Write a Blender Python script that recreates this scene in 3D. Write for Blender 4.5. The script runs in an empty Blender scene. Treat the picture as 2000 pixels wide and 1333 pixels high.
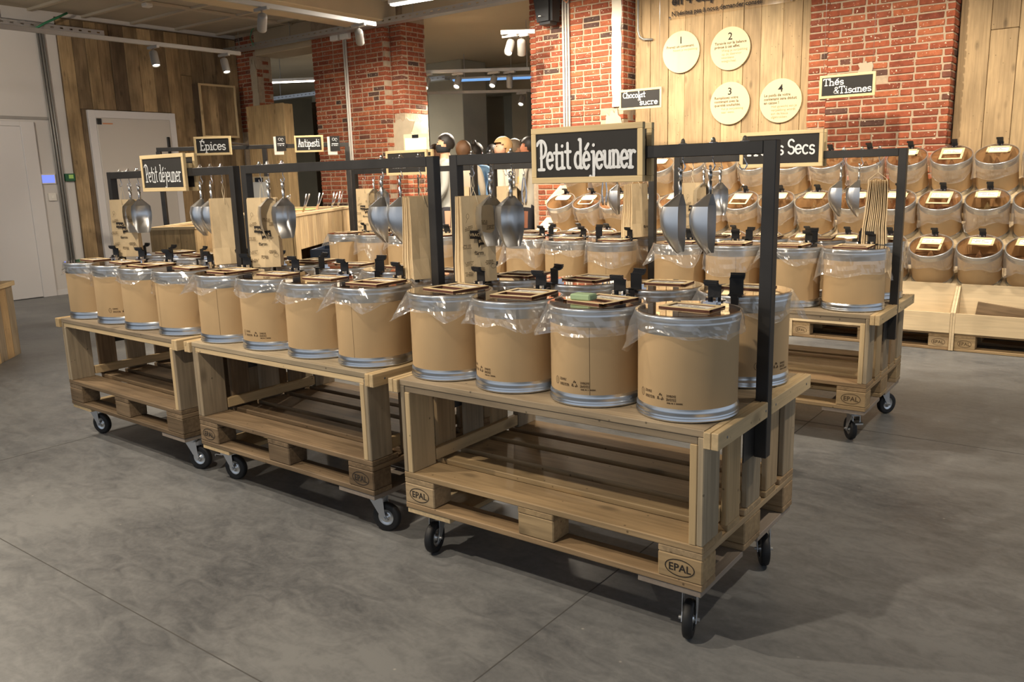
import bpy, bmesh, math, random
from mathutils import Matrix, Vector, noise
random.seed(7)
S = bpy.context.scene
C = bpy.context.collection
PI = math.pi

# ------------------------------------------------------------------ camera
# room axes: X to the right along the cart rows, Y towards the brick wall, Z up.
# origin = floor under the front right pallet corner of the foremost cart.
YAW = 0.65; PITCH = 0.1973; ROLL = -0.028; FPX = 1618.6
CAM = Vector((0.931, -2.116, 1.414))
_f = Vector((-math.sin(YAW), math.cos(YAW), 0)); _r = Vector((math.cos(YAW), math.sin(YAW), 0)); _z = Vector((0, 0, 1))
_fw = _f*math.cos(PITCH) - _z*math.sin(PITCH); _up0 = _f*math.sin(PITCH) + _z*math.cos(PITCH)
_rt = _r*math.cos(ROLL) + _up0*math.sin(ROLL); _up = -_r*math.sin(ROLL) + _up0*math.cos(ROLL)
cd = bpy.data.cameras.new('camera'); cam = bpy.data.objects.new('camera', cd); C.objects.link(cam)
cd.sensor_width = 36; cd.lens = FPX/2000*36; cd.clip_start = 0.05; cd.clip_end = 200
cam.matrix_world = Matrix(((_rt.x, _up.x, -_fw.x, CAM.x), (_rt.y, _up.y, -_fw.y, CAM.y), (_rt.z, _up.z, -_fw.z, CAM.z), (0, 0, 0, 1)))
S.camera = cam
def ray(px, py): return _fw + _rt*((px-1000)/FPX) - _up*((py-666.5)/FPX)
def at_depth(px, py, d): return CAM + ray(px, py)*d          # a point d metres along the viewing axis
def at_y(px, py, y): r = ray(px, py); return CAM + r*((y-CAM.y)/r.y)
def at_x(px, py, x): r = ray(px, py); return CAM + r*((x-CAM.x)/r.x)

# ------------------------------------------------------------------ world, exposure
S.view_settings.view_transform = 'Standard'; S.view_settings.look = 'None'
S.view_settings.gamma = 1.0; S.view_settings.use_curve_mapping = False
S.view_settings.exposure = 0.3
W = bpy.data.worlds.new('world'); S.world = W; W.use_nodes = True
W.node_tree.nodes['Background'].inputs[0].default_value = (0.76, 0.86, 1.0, 1)
W.node_tree.nodes['Background'].inputs[1].default_value = 0.52
def spot(loc, target, power, col=(1.0, 0.78, 0.52), size=70, blend=0.6, rad=0.04, name='spot_light'):
    l = bpy.data.lights.new(name, 'SPOT'); l.energy = power; l.color = col
    l.spot_size = math.radians(size); l.spot_blend = blend; l.shadow_soft_size = rad
    o = bpy.data.objects.new(name, l); C.objects.link(o); o.location = loc
    o.rotation_euler = (Vector(target)-Vector(loc)).to_track_quat('-Z', 'Y').to_euler()
    return o
def area(loc, rot, sx, sy, power, col=(1, 0.9, 0.75)):
    l = bpy.data.lights.new('area_light', 'AREA'); l.shape = 'RECTANGLE'; l.size = sx; l.size_y = sy; l.energy = power; l.color = col
    o = bpy.data.objects.new('area_light', l); C.objects.link(o); o.location = loc; o.rotation_euler = rot
    return o
WARM = (1.0, 0.86, 0.68)
R_ = math.radians
# track spots of the sales floor, on the ceiling above the picture's upper edge (tracks at about 3.1 m)
for loc_, aim_, pw_ in (((-3.1, -1.5, 3.15), (-1.6, 0.5, 0.6), 200), ((-1.2, -1.9, 3.15), (-0.8, 0.2, 0.5), 175), ((-5.4, -0.6, 3.15), (-3.6, 0.6, 0.6), 205),
                        ((1.2, 1.3, 3.15), (0.4, 2.6, 0.6), 150), ((-1.6, 1.45, 3.15), (-2.0, 2.6, 0.7), 170), ((-4.0, 1.5, 3.15), (-3.9, 2.7, 0.7), 170)):
    spot(loc_, aim_, pw_, WARM, 100, 0.5, name='track_spot_ceiling_offscreen')
# track spots washing the brick and plank wall, also above the upper edge
for loc_, aim_, pw_ in (((0.5, 4.1, 3.25), (0.2, 5.6, 1.1), 200), ((-1.3, 4.1, 3.25), (-1.3, 5.7, 1.1), 210), ((-2.8, 4.3, 3.25), (-3.0, 6.0, 1.5), 260), ((-4.3, 4.3, 3.25), (-4.3, 6.1, 1.3), 300)):
    spot(loc_, aim_, pw_, WARM, 105, 0.7, name='wall_spot_ceiling_offscreen')
# unseen head added on the track's left continuation, to light the white wall
spot((-8.0, 0.6, 2.85), (-10.63, 2.6, 1.2), 130, WARM, 100, 0.6, name='added_spot_left_offscreen')

# ------------------------------------------------------------------ helpers
def lin(r, g, b):
    f = lambda c: c/12.92 if c <= 0.04045 else ((c+0.055)/1.055)**2.4
    return (f(r/255), f(g/255), f(b/255), 1)
MATS = {}
def _new(name):
    m = bpy.data.materials.new(name); m.use_nodes = True; MATS[name] = m
    nt = m.node_tree; return m, nt, nt.nodes['Principled BSDF']
def node(nt, t, **kw):
    n = nt.nodes.new(t)
    for k, v in kw.items(): setattr(n, k, v)
    return n
def plain(name, col, rough=0.6, metal=0.0, nscale=0, namt=0.12, emit=0, spec=None, bump=0.0):
    m, nt, b = _new(name)
    b.inputs['Base Color'].default_value = col; b.inputs['Roughness'].default_value = rough; b.inputs['Metallic'].default_value = metal
    if spec is not None: b.inputs['Specular IOR Level'].default_value = spec
    if emit: b.inputs['Emission Color'].default_value = col; b.inputs['Emission Strength'].default_value = emit
    if nscale:
        tc = node(nt, 'ShaderNodeTexCoord'); n = node(nt, 'ShaderNodeTexNoise'); n.inputs['Scale'].default_value = nscale; n.inputs['Detail'].default_value = 5
        nt.links.new(tc.outputs['Object'], n.inputs['Vector'])
        mx = node(nt, 'ShaderNodeMix', data_type='RGBA', blend_type='MULTIPLY'); mx.inputs[0].default_value = 1
        rp = node(nt, 'ShaderNodeMapRange'); rp.inputs['To Min'].default_value = 1-namt*1.6; rp.inputs['To Max'].default_value = 1+namt*1.6
        nt.links.new(n.outputs['Fac'], rp.inputs['Value'])
        mx.inputs[6].default_value = col; nt.links.new(rp.outputs[0], mx.inputs[7]); nt.links.new(mx.outputs[2], b.inputs['Base Color'])
        if bump:
            bp = node(nt, 'ShaderNodeBump'); bp.inputs['Strength'].default_value = bump; bp.inputs['Distance'].default_value = 0.01
            nt.links.new(n.outputs['Fac'], bp.inputs['Height']); nt.links.new(bp.outputs[0], b.inputs['Normal'])
    return m
def wood(name, cols, rough=0.65, grain=1.0, dark=0.25, vary=0.35, knots=True):
    """grain along local X; every board differs through Object Info random"""
    m, nt, b = _new(name); L = nt.links.new
    tc = node(nt, 'ShaderNodeTexCoord'); oi = node(nt, 'ShaderNodeObjectInfo')
    mul = node(nt, 'ShaderNodeMath', operation='MULTIPLY'); mul.inputs[1].default_value = 37.0; L(oi.outputs['Random'], mul.inputs[0])
    ad = node(nt, 'ShaderNodeVectorMath', operation='ADD'); L(tc.outputs['Object'], ad.inputs[0]); L(mul.outputs[0], ad.inputs[1])
    mp = node(nt, 'ShaderNodeMapping'); mp.inputs['Scale'].default_value = (3.0*grain, 62*grain, 62*grain); L(ad.outputs[0], mp.inputs['Vector'])
    n1 = node(nt, 'ShaderNodeTexNoise'); n1.inputs['Scale'].default_value = 1.0; n1.inputs['Detail'].default_value = 6; n1.inputs['Distortion'].default_value = 0.6; L(mp.outputs[0], n1.inputs['Vector'])
    mp2 = node(nt, 'ShaderNodeMapping'); mp2.inputs['Scale'].default_value = (2.5, 7, 7); L(ad.outputs[0], mp2.inputs['Vector'])
    n2 = node(nt, 'ShaderNodeTexNoise'); n2.inputs['Scale'].default_value = 1.0; n2.inputs['Detail'].default_value = 4; L(mp2.outputs[0], n2.inputs['Vector'])
    rp = node(nt, 'ShaderNodeValToRGB'); cr = rp.color_ramp
    cr.elements[0].color = cols[0]; cr.elements[1].color = cols[-1]; cr.elements[0].position = 0.0; cr.elements[1].position = 1.0
    for i, c in enumerate(cols[1:-1]): e = cr.elements.new((i+1)/(len(cols)-1)); e.color = c
    frac = node(nt, 'ShaderNodeMath', operation='FRACT'); m7 = node(nt, 'ShaderNodeMath', operation='MULTIPLY'); m7.inputs[1].default_value = 7.13
    L(oi.outputs['Random'], m7.inputs[0]); L(m7.outputs[0], frac.inputs[0]); L(frac.outputs[0], rp.inputs['Fac'])
    mr = node(nt, 'ShaderNodeMapRange'); mr.inputs['From Min'].default_value = 0.3; mr.inputs['From Max'].default_value = 0.7; mr.inputs['To Min'].default_value = 1-dark*0.95; mr.inputs['To Max'].default_value = 1.10; L(n1.outputs['Fac'], mr.inputs['Value'])
    mr2 = node(nt, 'ShaderNodeMapRange'); mr2.inputs['From Min'].default_value = 0.3; mr2.inputs['From Max'].default_value = 0.7; mr2.inputs['To Min'].default_value = 1-vary*0.7; mr2.inputs['To Max'].default_value = 1+vary*0.45; L(n2.outputs['Fac'], mr2.inputs['Value'])
    mm = node(nt, 'ShaderNodeMath', operation='MULTIPLY'); L(mr.outputs[0], mm.inputs[0]); L(mr2.outputs[0], mm.inputs[1])
    last = mm.outputs[0]
    if knots:
        mp3 = node(nt, 'ShaderNodeMapping'); mp3.inputs['Scale'].default_value = (3.2, 7.5, 7.5); L(ad.outputs[0], mp3.inputs['Vector'])
        vo = node(nt, 'ShaderNodeTexVoronoi'); vo.inputs['Scale'].default_value = 1.0; L(mp3.outputs[0], vo.inputs['Vector'])
        mk = node(nt, 'ShaderNodeMapRange'); mk.inputs['From Min'].default_value = 0.06; mk.inputs['From Max'].default_value = 0.17; mk.inputs['To Min'].default_value = 0.6; mk.inputs['To Max'].default_value = 1.0; L(vo.outputs['Distance'], mk.inputs['Value'])
        m3 = node(nt, 'ShaderNodeMath', operation='MULTIPLY'); L(last, m3.inputs[0]); L(mk.outputs[0], m3.inputs[1]); last = m3.outputs[0]
    if knots:
        v2 = node(nt, 'ShaderNodeTexVoronoi'); v2.inputs['Scale'].default_value = 17.0; L(ad.outputs[0], v2.inputs['Vector'])
        k2 = node(nt, 'ShaderNodeMapRange'); k2.inputs['From Min'].default_value = 0.05; k2.inputs['From Max'].default_value = 0.09; k2.inputs['To Min'].default_value = 0.45; k2.inputs['To Max'].default_value = 1.0; L(v2.outputs['Distance'], k2.inputs['Value'])
        m4 = node(nt, 'ShaderNodeMath', operation='MULTIPLY'); L(last, m4.inputs[0]); L(k2.outputs[0], m4.inputs[1]); last = m4.outputs[0]
    mx = node(nt, 'ShaderNodeMix', data_type='RGBA', blend_type='MULTIPLY'); mx.inputs[0].default_value = 1
    L(rp.outputs[0], mx.inputs[6]); L(last, mx.inputs[7]); L(mx.outputs[2], b.inputs['Base Color'])
    b.inputs['Roughness'].default_value = rough; b.inputs['Specular IOR Level'].default_value = 0.25
    bp = node(nt, 'ShaderNodeBump'); bp.inputs['Strength'].default_value = 0.25; bp.inputs['Distance'].default_value = 0.004
    L(n1.outputs['Fac'], bp.inputs['Height']); L(bp.outputs[0], b.inputs['Normal'])
    return m

# woods
wood('pallet_pale', [lin(162, 137, 102), lin(178, 153, 115), lin(153, 127, 95), lin(185, 161, 126)])
wood('pallet_aged', [lin(126, 105, 80), lin(142, 121, 95), lin(112, 93, 71), lin(150, 131, 106)], vary=0.5, dark=0.35)
wood('board_grey', [lin(155, 139, 115), lin(171, 153, 126), lin(144, 129, 108), lin(177, 161, 134)], vary=0.4)
wood('lath_new', [lin(198, 173, 132), lin(207, 183, 143), lin(192, 165, 122)], vary=0.2, dark=0.14)
wood('plank_wall_dark', [lin(112, 92, 68), lin(160, 134, 98), lin(92, 76, 60), lin(178, 152, 114), lin(134, 112, 82)], vary=0.6, dark=0.28)
wood('plank_wall_light', [lin(178, 151, 113), lin(192, 167, 127), lin(164, 139, 104), lin(199, 177, 140)], vary=0.35, dark=0.22)
wood('plank_counter', [lin(181, 151, 109), lin(195, 167, 123), lin(169, 140, 100)], vary=0.3)
wood('plywood', [lin(209, 187, 151), lin(216, 195, 159)], vary=0.12, dark=0.08, knots=False)
wood('ply_grey', [lin(147, 135, 123), lin(156, 143, 128)], vary=0.12, dark=0.08, knots=False)
wood('frame_wood', [lin(214, 190, 144), lin(222, 198, 152)], vary=0.15, dark=0.1, knots=False)
wood('label_wood', [lin(220, 197, 152), lin(227, 205, 162)], vary=0.12, dark=0.08, knots=False)
plain('label_edge', lin(84, 40, 26), 0.7)
plain('cardboard', lin(194, 164, 122), 0.72, nscale=9, namt=0.05)
plain('kraft_bag', lin(216, 192, 152), 0.75, nscale=18, namt=0.07, bump=0.25)
plain('galvanised', (0.62, 0.64, 0.66, 1), 0.28, 1.0, nscale=14, namt=0.08)
plain('zinc_fork', (0.58, 0.59, 0.60, 1), 0.42, 0.9)
plain('scoop_metal', (0.70, 0.70, 0.70, 1), 0.30, 1.0, nscale=20, namt=0.04)
plain('chrome', (0.78, 0.78, 0.80, 1), 0.12, 1.0)
plain('black_steel', lin(54, 52, 50), 0.42, 0.35, nscale=8, namt=0.28)
plain('black_clip', lin(24, 24, 26), 0.4, 0.2)
plain('rubber', lin(26, 26, 28), 0.6)
plain('chalkboard', lin(34, 32, 30), 0.75, nscale=12, namt=0.12)
plain('chalk', lin(222, 224, 225), 0.9, nscale=90, namt=0.16)
plain('ink', lin(38, 32, 28), 0.8)
plain('ink_faint', lin(84, 66, 44), 0.85)
plain('ink_pale', lin(150, 130, 98), 0.85)
plain('disc_ply', lin(212, 196, 156), 0.6, nscale=3, namt=0.03)
plain('paper', lin(236, 232, 222), 0.8)
plain('string', lin(226, 210, 178), 0.9)
plain('wall_white', lin(206, 202, 198), 0.8, nscale=2.2, namt=0.03)
plain('door_white', lin(214, 211, 210), 0.5, nscale=1.4, namt=0.02)
plain('door_cold', lin(196, 190, 182), 0.45, nscale=1.4, namt=0.02)
plain('pipe_grey', lin(150, 148, 144), 0.45, 0.4)
plain('pipe_white', lin(216, 210, 200), 0.5)
plain('ceiling_grey', lin(176, 166, 148), 0.9, nscale=2.5, namt=0.1)
plain('ceiling_beige', lin(206, 188, 156), 0.9, nscale=1.2, namt=0.04)
plain('rib', lin(190, 178, 158), 0.85)
plain('beam_beige', lin(190, 172, 142), 0.85, nscale=3, namt=0.08)
plain('concrete_column', lin(176, 168, 146), 0.85, nscale=2, namt=0.1)
plain('mortar', lin(176, 156, 132), 0.95, nscale=24, namt=0.16, bump=0.6)
plain('plaster', lin(186, 172, 148), 0.95, nscale=9, namt=0.14, bump=0.6)
plain('strip_white', lin(240, 232, 214), 0.85, nscale=14, namt=0.06, bump=0.4)
plain('track_grey', lin(168, 164, 158), 0.5, 0.1)
plain('spot_grey', lin(150, 146, 140), 0.5, 0.2)
plain('lamp_glow', (1.0, 0.93, 0.80, 1), 0.5, emit=14)
plain('tube_glow', (1.0, 0.95, 0.85, 1), 0.5, emit=7)
plain('screen_glow', lin(110, 130, 225), 0.4, emit=0.9)
plain('exit_green', lin(26, 92, 60), 0.5)
plain('plastic_white', lin(226, 222, 214), 0.5)
plain('fridge_dark', lin(40, 38, 35), 0.18)
plain('crate_blue', lin(30, 44, 66), 0.5)
plain('crate_yellow', lin(232, 184, 66), 0.5)
plain('sweet_potato', lin(206, 138, 94), 0.6, nscale=20, namt=0.14)
plain('kiwi', lin(150, 120, 66), 0.8, nscale=30, namt=0.15)
plain('price_green', lin(96, 178, 110), 0.6)
plain('price_lime', lin(170, 214, 120), 0.6)
plain('price_orange', lin(236, 176, 90), 0.6)
plain('steel_pan', (0.75, 0.75, 0.74, 1), 0.25, 1.0)
plain('green_wire', lin(46, 120, 84), 0.6)
plain('speaker_black', lin(20, 20, 21), 0.5)
plain('skin', lin(206, 156, 126), 0.55)
plain('skin_tan', lin(176, 116, 88), 0.55)
plain('hair_dark', lin(30, 24, 20), 0.6)
plain('hair_brown', lin(92, 66, 44), 0.6)
plain('hair_blond', lin(190, 150, 100), 0.6)
plain('hair_grey', lin(146, 130, 110), 0.6)
plain('cloth_grey', lin(172, 172, 164), 0.85)
plain('cloth_blue', lin(120, 160, 200), 0.85)
plain('cloth_dark', lin(58, 56, 60), 0.85)
plain('cloth_cream', lin(214, 204, 184), 0.85)
plain('mask_black', lin(22, 26, 32), 0.8)
plain('mask_blue', lin(130, 176, 214), 0.8)
plain('sponge_green', lin(160, 186, 146), 0.8)
plain('joint_dark', lin(84, 82, 80), 0.9)
plain('screw', (0.2, 0.2, 0.2, 1), 0.4, 0.8)

def make_concrete():
    m, nt, b = _new('concrete_floor'); L = nt.links.new
    tc = node(nt, 'ShaderNodeTexCoord')
    def nz(scale, det, dist=0.0, sc=(1, 1, 1)):
        mp = node(nt, 'ShaderNodeMapping'); mp.inputs['Scale'].default_value = sc; mp.inputs['Rotation'].default_value = (0, 0, 0.5); L(tc.outputs['Object'], mp.inputs['Vector'])
        n = node(nt, 'ShaderNodeTexNoise'); n.inputs['Scale'].default_value = scale; n.inputs['Detail'].default_value = det; n.inputs['Distortion'].default_value = dist
        n.inputs['Roughness'].default_value = 0.62
        L(mp.outputs[0], n.inputs['Vector']); return n.outputs['Fac']
    a = nz(0.8, 9, 0.6); c2 = nz(6.0, 10, 1.4, (1, 2.2, 1)); c3 = nz(55, 4)
    mx = node(nt, 'ShaderNodeMath', operation='MULTIPLY_ADD'); L(c2, mx.inputs[0]); mx.inputs[1].default_value = 0.52; L(a, mx.inputs[2])
    m2 = node(nt, 'ShaderNodeMath', operation='MULTIPLY_ADD'); L(c3, m2.inputs[0]); m2.inputs[1].default_value = 0.2; L(mx.outputs[0], m2.inputs[2])
    rp = node(nt, 'ShaderNodeValToRGB'); rp.color_ramp.elements[0].position = 0.62; rp.color_ramp.elements[1].position = 1.12
    rp.color_ramp.elements[0].color = lin(80, 82, 85); rp.color_ramp.elements[1].color = lin(131, 132, 132); L(m2.outputs[0], rp.inputs['Fac'])
    # light scuffs
    vo = node(nt, 'ShaderNodeTexVoronoi'); vo.inputs['Scale'].default_value = 5.5; L(tc.outputs['Object'], vo.inputs['Vector'])
    mk = node(nt, 'ShaderNodeMapRange'); mk.inputs['From Min'].default_value = 0.0; mk.inputs['From Max'].default_value = 0.035; mk.inputs['To Min'].default_value = 1; mk.inputs['To Max'].default_value = 0; L(vo.outputs['Distance'], mk.inputs['Value'])
    ms = node(nt, 'ShaderNodeMix', data_type='RGBA'); L(mk.outputs[0], ms.inputs[0]); L(rp.outputs[0], ms.inputs[6]); ms.inputs[7].default_value = lin(176, 172, 164)
    L(ms.outputs[2], b.inputs['Base Color'])
    rr = node(nt, 'ShaderNodeMapRange'); rr.inputs['To Min'].default_value = 0.30; rr.inputs['To Max'].default_value = 0.55; L(c2, rr.inputs['Value']); L(rr.outputs[0], b.inputs['Roughness'])
    b.inputs['Specular IOR Level'].default_value = 0.35
make_concrete()

def make_brick():
    m, nt, b = _new('brick'); L = nt.links.new
    oi = node(nt, 'ShaderNodeObjectInfo'); tc = node(nt, 'ShaderNodeTexCoord')
    rp = node(nt, 'ShaderNodeValToRGB'); cr = rp.color_ramp; cr.interpolation = 'LINEAR'
    cols = [(0, lin(138, 76, 56)), (0.25, lin(160, 88, 62)), (0.5, lin(124, 66, 50)), (0.72, lin(172, 102, 70)), (0.93, lin(144, 80, 60)), (0.96, lin(92, 68, 60)), (1.0, lin(78, 62, 56))]
    cr.elements[0].color = cols[0][1]; cr.elements[1].color = cols[-1][1]
    for p, c in cols[1:-1]: e = cr.elements.new(p); e.color = c
    L(oi.outputs['Random'], rp.inputs['Fac'])
    ad = node(nt, 'ShaderNodeVectorMath', operation='ADD'); mu = node(nt, 'ShaderNodeMath', operation='MULTIPLY'); mu.inputs[1].default_value = 50
    L(oi.outputs['Random'], mu.inputs[0]); L(tc.outputs['Object'], ad.inputs[0]); L(mu.outputs[0], ad.inputs[1])
    n = node(nt, 'ShaderNodeTexNoise'); n.inputs['Scale'].default_value = 22; n.inputs['Detail'].default_value = 6; L(ad.outputs[0], n.inputs['Vector'])
    mr = node(nt, 'ShaderNodeMapRange'); mr.inputs['From Min'].default_value = 0.3; mr.inputs['From Max'].default_value = 0.7; mr.inputs['To Min'].default_value = 0.78; mr.inputs['To Max'].default_value = 1.18; L(n.outputs['Fac'], mr.inputs['Value'])
    mx = node(nt, 'ShaderNodeMix', data_type='RGBA', blend_type='MULTIPLY'); mx.inputs[0].default_value = 1; L(rp.outputs[0], mx.inputs[6]); L(mr.outputs[0], mx.inputs[7])
    # pale mortar flecks left by sandblasting
    n2 = node(nt, 'ShaderNodeTexNoise'); n2.inputs['Scale'].default_value = 48; n2.inputs['Detail'].default_value = 2; L(ad.outputs[0], n2.inputs['Vector'])
    fl = node(nt, 'ShaderNodeMapRange'); fl.inputs['From Min'].default_value = 0.66; fl.inputs['From Max'].default_value = 0.72; L(n2.outputs['Fac'], fl.inputs['Value'])
    m3 = node(nt, 'ShaderNodeMix', data_type='RGBA'); L(fl.outputs[0], m3.inputs[0]); L(mx.outputs[2], m3.inputs[6]); m3.inputs[7].default_value = lin(222, 206, 182)
    L(m3.outputs[2], b.inputs['Base Color']); b.inputs['Roughness'].default_value = 0.85; b.inputs['Specular IOR Level'].default_value = 0.2
    bp = node(nt, 'ShaderNodeBump'); bp.inputs['Strength'].default_value = 0.5; bp.inputs['Distance'].default_value = 0.006; L(n.outputs['Fac'], bp.inputs['Height']); L(bp.outputs[0], b.inputs['Normal'])
make_brick()

def make_film(name, body, gl, rough, tint=(1, 1, 1, 1), bump=0.0, ior=1.45, base=0.05):
    m, nt, b = _new(name); L = nt.links.new; nt.nodes.remove(b)
    out = nt.nodes['Material Output']
    tr = node(nt, 'ShaderNodeBsdfTransparent'); tr.inputs[0].default_value = tint
    df = node(nt, 'ShaderNodeBsdfDiffuse'); df.inputs[0].default_value = (0.9, 0.9, 0.9, 1)
    g = node(nt, 'ShaderNodeBsdfGlossy'); g.inputs['Roughness'].default_value = rough; g.inputs['Color'].default_value = (1, 1, 1, 1)
    m1 = node(nt, 'ShaderNodeMixShader'); m1.inputs[0].default_value = body; L(tr.outputs[0], m1.inputs[1]); L(df.outputs[0], m1.inputs[2])
    lw = node(nt, 'ShaderNodeLayerWeight'); lw.inputs['Blend'].default_value = 0.5
    fr = node(nt, 'ShaderNodeMath', operation='POWER'); fr.inputs[1].default_value = 4.0; L(lw.outputs['Facing'], fr.inputs[0])
    mu = node(nt, 'ShaderNodeMath', operation='MULTIPLY_ADD'); mu.inputs[1].default_value = gl; mu.inputs[2].default_value = base; mu.use_clamp = True; L(fr.outputs[0], mu.inputs[0])
    m2 = node(nt, 'ShaderNodeMixShader'); L(mu.outputs[0], m2.inputs[0]); L(m1.outputs[0], m2.inputs[1]); L(g.outputs[0], m2.inputs[2]); L(m2.outputs[0], out.inputs[0])
    if bump:
        tc = node(nt, 'ShaderNodeTexCoord'); oi = node(nt, 'ShaderNodeObjectInfo'); mo = node(nt, 'ShaderNodeMath', operation='MULTIPLY'); mo.inputs[1].default_value = 31; L(oi.outputs['Random'], mo.inputs[0])
        ad = node(nt, 'ShaderNodeVectorMath', operation='ADD'); L(tc.outputs['Object'], ad.inputs[0]); L(mo.outputs[0], ad.inputs[1])
        vo = node(nt, 'ShaderNodeTexVoronoi', feature='F1'); vo.inputs['Scale'].default_value = 16; L(ad.outputs[0], vo.inputs['Vector'])
        bp = node(nt, 'ShaderNodeBump'); bp.inputs['Strength'].default_value = bump; bp.inputs['Distance'].default_value = 0.02
        L(vo.outputs['Distance'], bp.inputs['Height']); L(bp.outputs[0], g.inputs['Normal'])
make_film('liner', 0.10, 1.0, 0.17, bump=0.15, base=0.13)
make_film('acrylic', 0.0, 1.1, 0.02, (0.84, 0.79, 0.74, 1), ior=1.6)
make_film('banner_acrylic', 0.02, 0.8, 0.05, (1, 0.97, 0.92, 1))

def make_contents():
    m, nt, b = _new('dry_goods'); L = nt.links.new
    oi = node(nt, 'ShaderNodeObjectInfo'); tc = node(nt, 'ShaderNodeTexCoord')
    rp = node(nt, 'ShaderNodeValToRGB'); cr = rp.color_ramp
    cols = [lin(124, 92, 66), lin(158, 126, 90), lin(104, 76, 58), lin(140, 130, 94), lin(168, 136, 98), lin(92, 66, 52)]
    cr.elements[0].color = cols[0]; cr.elements[1].color = cols[-1]
    for i, c in enumerate(cols[1:-1]): e = cr.elements.new((i+1)/5); e.color = c
    L(oi.outputs['Random'], rp.inputs['Fac'])
    vo = node(nt, 'ShaderNodeTexVoronoi'); vo.inputs['Scale'].default_value = 70; L(tc.outputs['Object'], vo.inputs['Vector'])
    mr = node(nt, 'ShaderNodeMapRange'); mr.inputs['From Max'].default_value = 0.7; mr.inputs['To Min'].default_value = 1.35; mr.inputs['To Max'].default_value = 0.45; L(vo.outputs['Distance'], mr.inputs['Value'])
    mx = node(nt, 'ShaderNodeMix', data_type='RGBA', blend_type='MULTIPLY'); mx.inputs[0].default_value = 1; L(rp.outputs[0], mx.inputs[6]); L(mr.outputs[0], mx.inputs[7]); L(mx.outputs[2], b.inputs['Base Color'])
    b.inputs['Roughness'].default_value = 0.8
make_contents()

# ---- objects
def link(name, data, parent=None, mat=None, loc=(0, 0, 0), rot=(0, 0, 0)):
    if data is not None and mat is not None and not data.materials: data.materials.append(MATS[mat])
    o = bpy.data.objects.new(name, data); C.objects.link(o)
    o.location = loc; o.rotation_euler = rot
    if parent: o.parent = parent
    return o
def tag(o, label, cat, group=None, kind=None):
    o['label'] = label; o['category'] = cat
    if group: o['group'] = group
    if kind: o['kind'] = kind
    return o
def struct(o, label=None):
    o['kind'] = 'structure'
    if label: o['label'] = label
    return o
def thing(name, label, cat, loc=(0, 0, 0), rz=0.0, group=None, rot=None):
    o = link(name, None, None, None, loc, rot if rot else (0, 0, rz)); o.empty_display_size = 0.1
    return tag(o, label, cat, group)
def from_bm(bm, name='mesh', smooth=False):
    me = bpy.data.meshes.new(name); bm.normal_update(); bm.to_mesh(me); bm.free()
    if smooth:
        for p in me.polygons: p.use_smooth = True
    return me
def from_data(v, f, name='mesh', smooth=False):
    me = bpy.data.meshes.new(name); me.from_pydata(v, [], f); me.update()
    if smooth:
        for p in me.polygons: p.use_smooth = True
    return me
_boxes = {}
def box_mesh(dx, dy, dz, bev=0.002, mat=None):
    key = (round(dx, 4), round(dy, 4), round(dz, 4), bev, mat)
    if key not in _boxes:
        bm = bmesh.new(); bmesh.ops.create_cube(bm, size=1.0)
        for v in bm.verts: v.co = Vector((v.co.x*dx, v.co.y*dy, v.co.z*dz))
        b = min(bev, 0.3*min(dx, dy, dz))
        if b > 0: bmesh.ops.bevel(bm, geom=list(bm.edges), offset=b, segments=1, affect='EDGES')
        me = from_bm(bm, 'box'); _boxes[key] = me
        if mat: me.materials.append(MATS[mat])
    return _boxes[key]
def bx(name, parent, lo, hi, mat, bev=0.002):
    """axis aligned piece given by two corners in the parent's frame; grain (local X) along its longest side"""
    d = [abs(hi[i]-lo[i]) for i in range(3)]; c = [(hi[i]+lo[i])/2 for i in range(3)]
    a = d.index(max(d))
    if a == 0: me, rot = box_mesh(d[0], d[1], d[2], bev, mat), (0, 0, 0)
    elif a == 1: me, rot = box_mesh(d[1], d[0], d[2], bev, mat), (0, 0, PI/2)
    else: me, rot = box_mesh(d[2], d[1], d[0], bev, mat), (0, -PI/2, 0)
    return link(name, me, parent, None, c, rot)
def add_box(bm, lo, hi):
    r = bmesh.ops.create_cube(bm, size=1.0)
    for v in r['verts']: v.co = Vector([(lo[i]+hi[i])/2 + v.co[i]*(hi[i]-lo[i]) for i in range(3)])
    return r['verts']
def lathe(prof, n=40, name='lathe', smooth=True):
    """prof: list of (r, z); r=0 allowed at the ends"""
    v, f = [], []; rings = []
    for r, z in prof:
        if r <= 1e-6: rings.append([len(v)]); v.append((0, 0, z))
        else:
            rings.append(list(range(len(v), len(v)+n)))
            v += [(r*math.cos(2*PI*i/n), r*math.sin(2*PI*i/n), z) for i in range(n)]
    for a, b in zip(rings, rings[1:]):
        for i in range(n):
            j = (i+1) % n
            if len(a) == 1 and len(b) == 1: continue
            if len(a) == 1: f.append((a[0], b[j], b[i]))
            elif len(b) == 1: f.append((a[i], a[j], b[0]))
            else: f.append((a[i], a[j], b[j], b[i]))
    me = from_data(v, f, name, smooth)
    bm = bmesh.new(); bm.from_mesh(me); bmesh.ops.recalc_face_normals(bm, faces=bm.faces); bm.to_mesh(me); bm.free()
    return me
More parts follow.
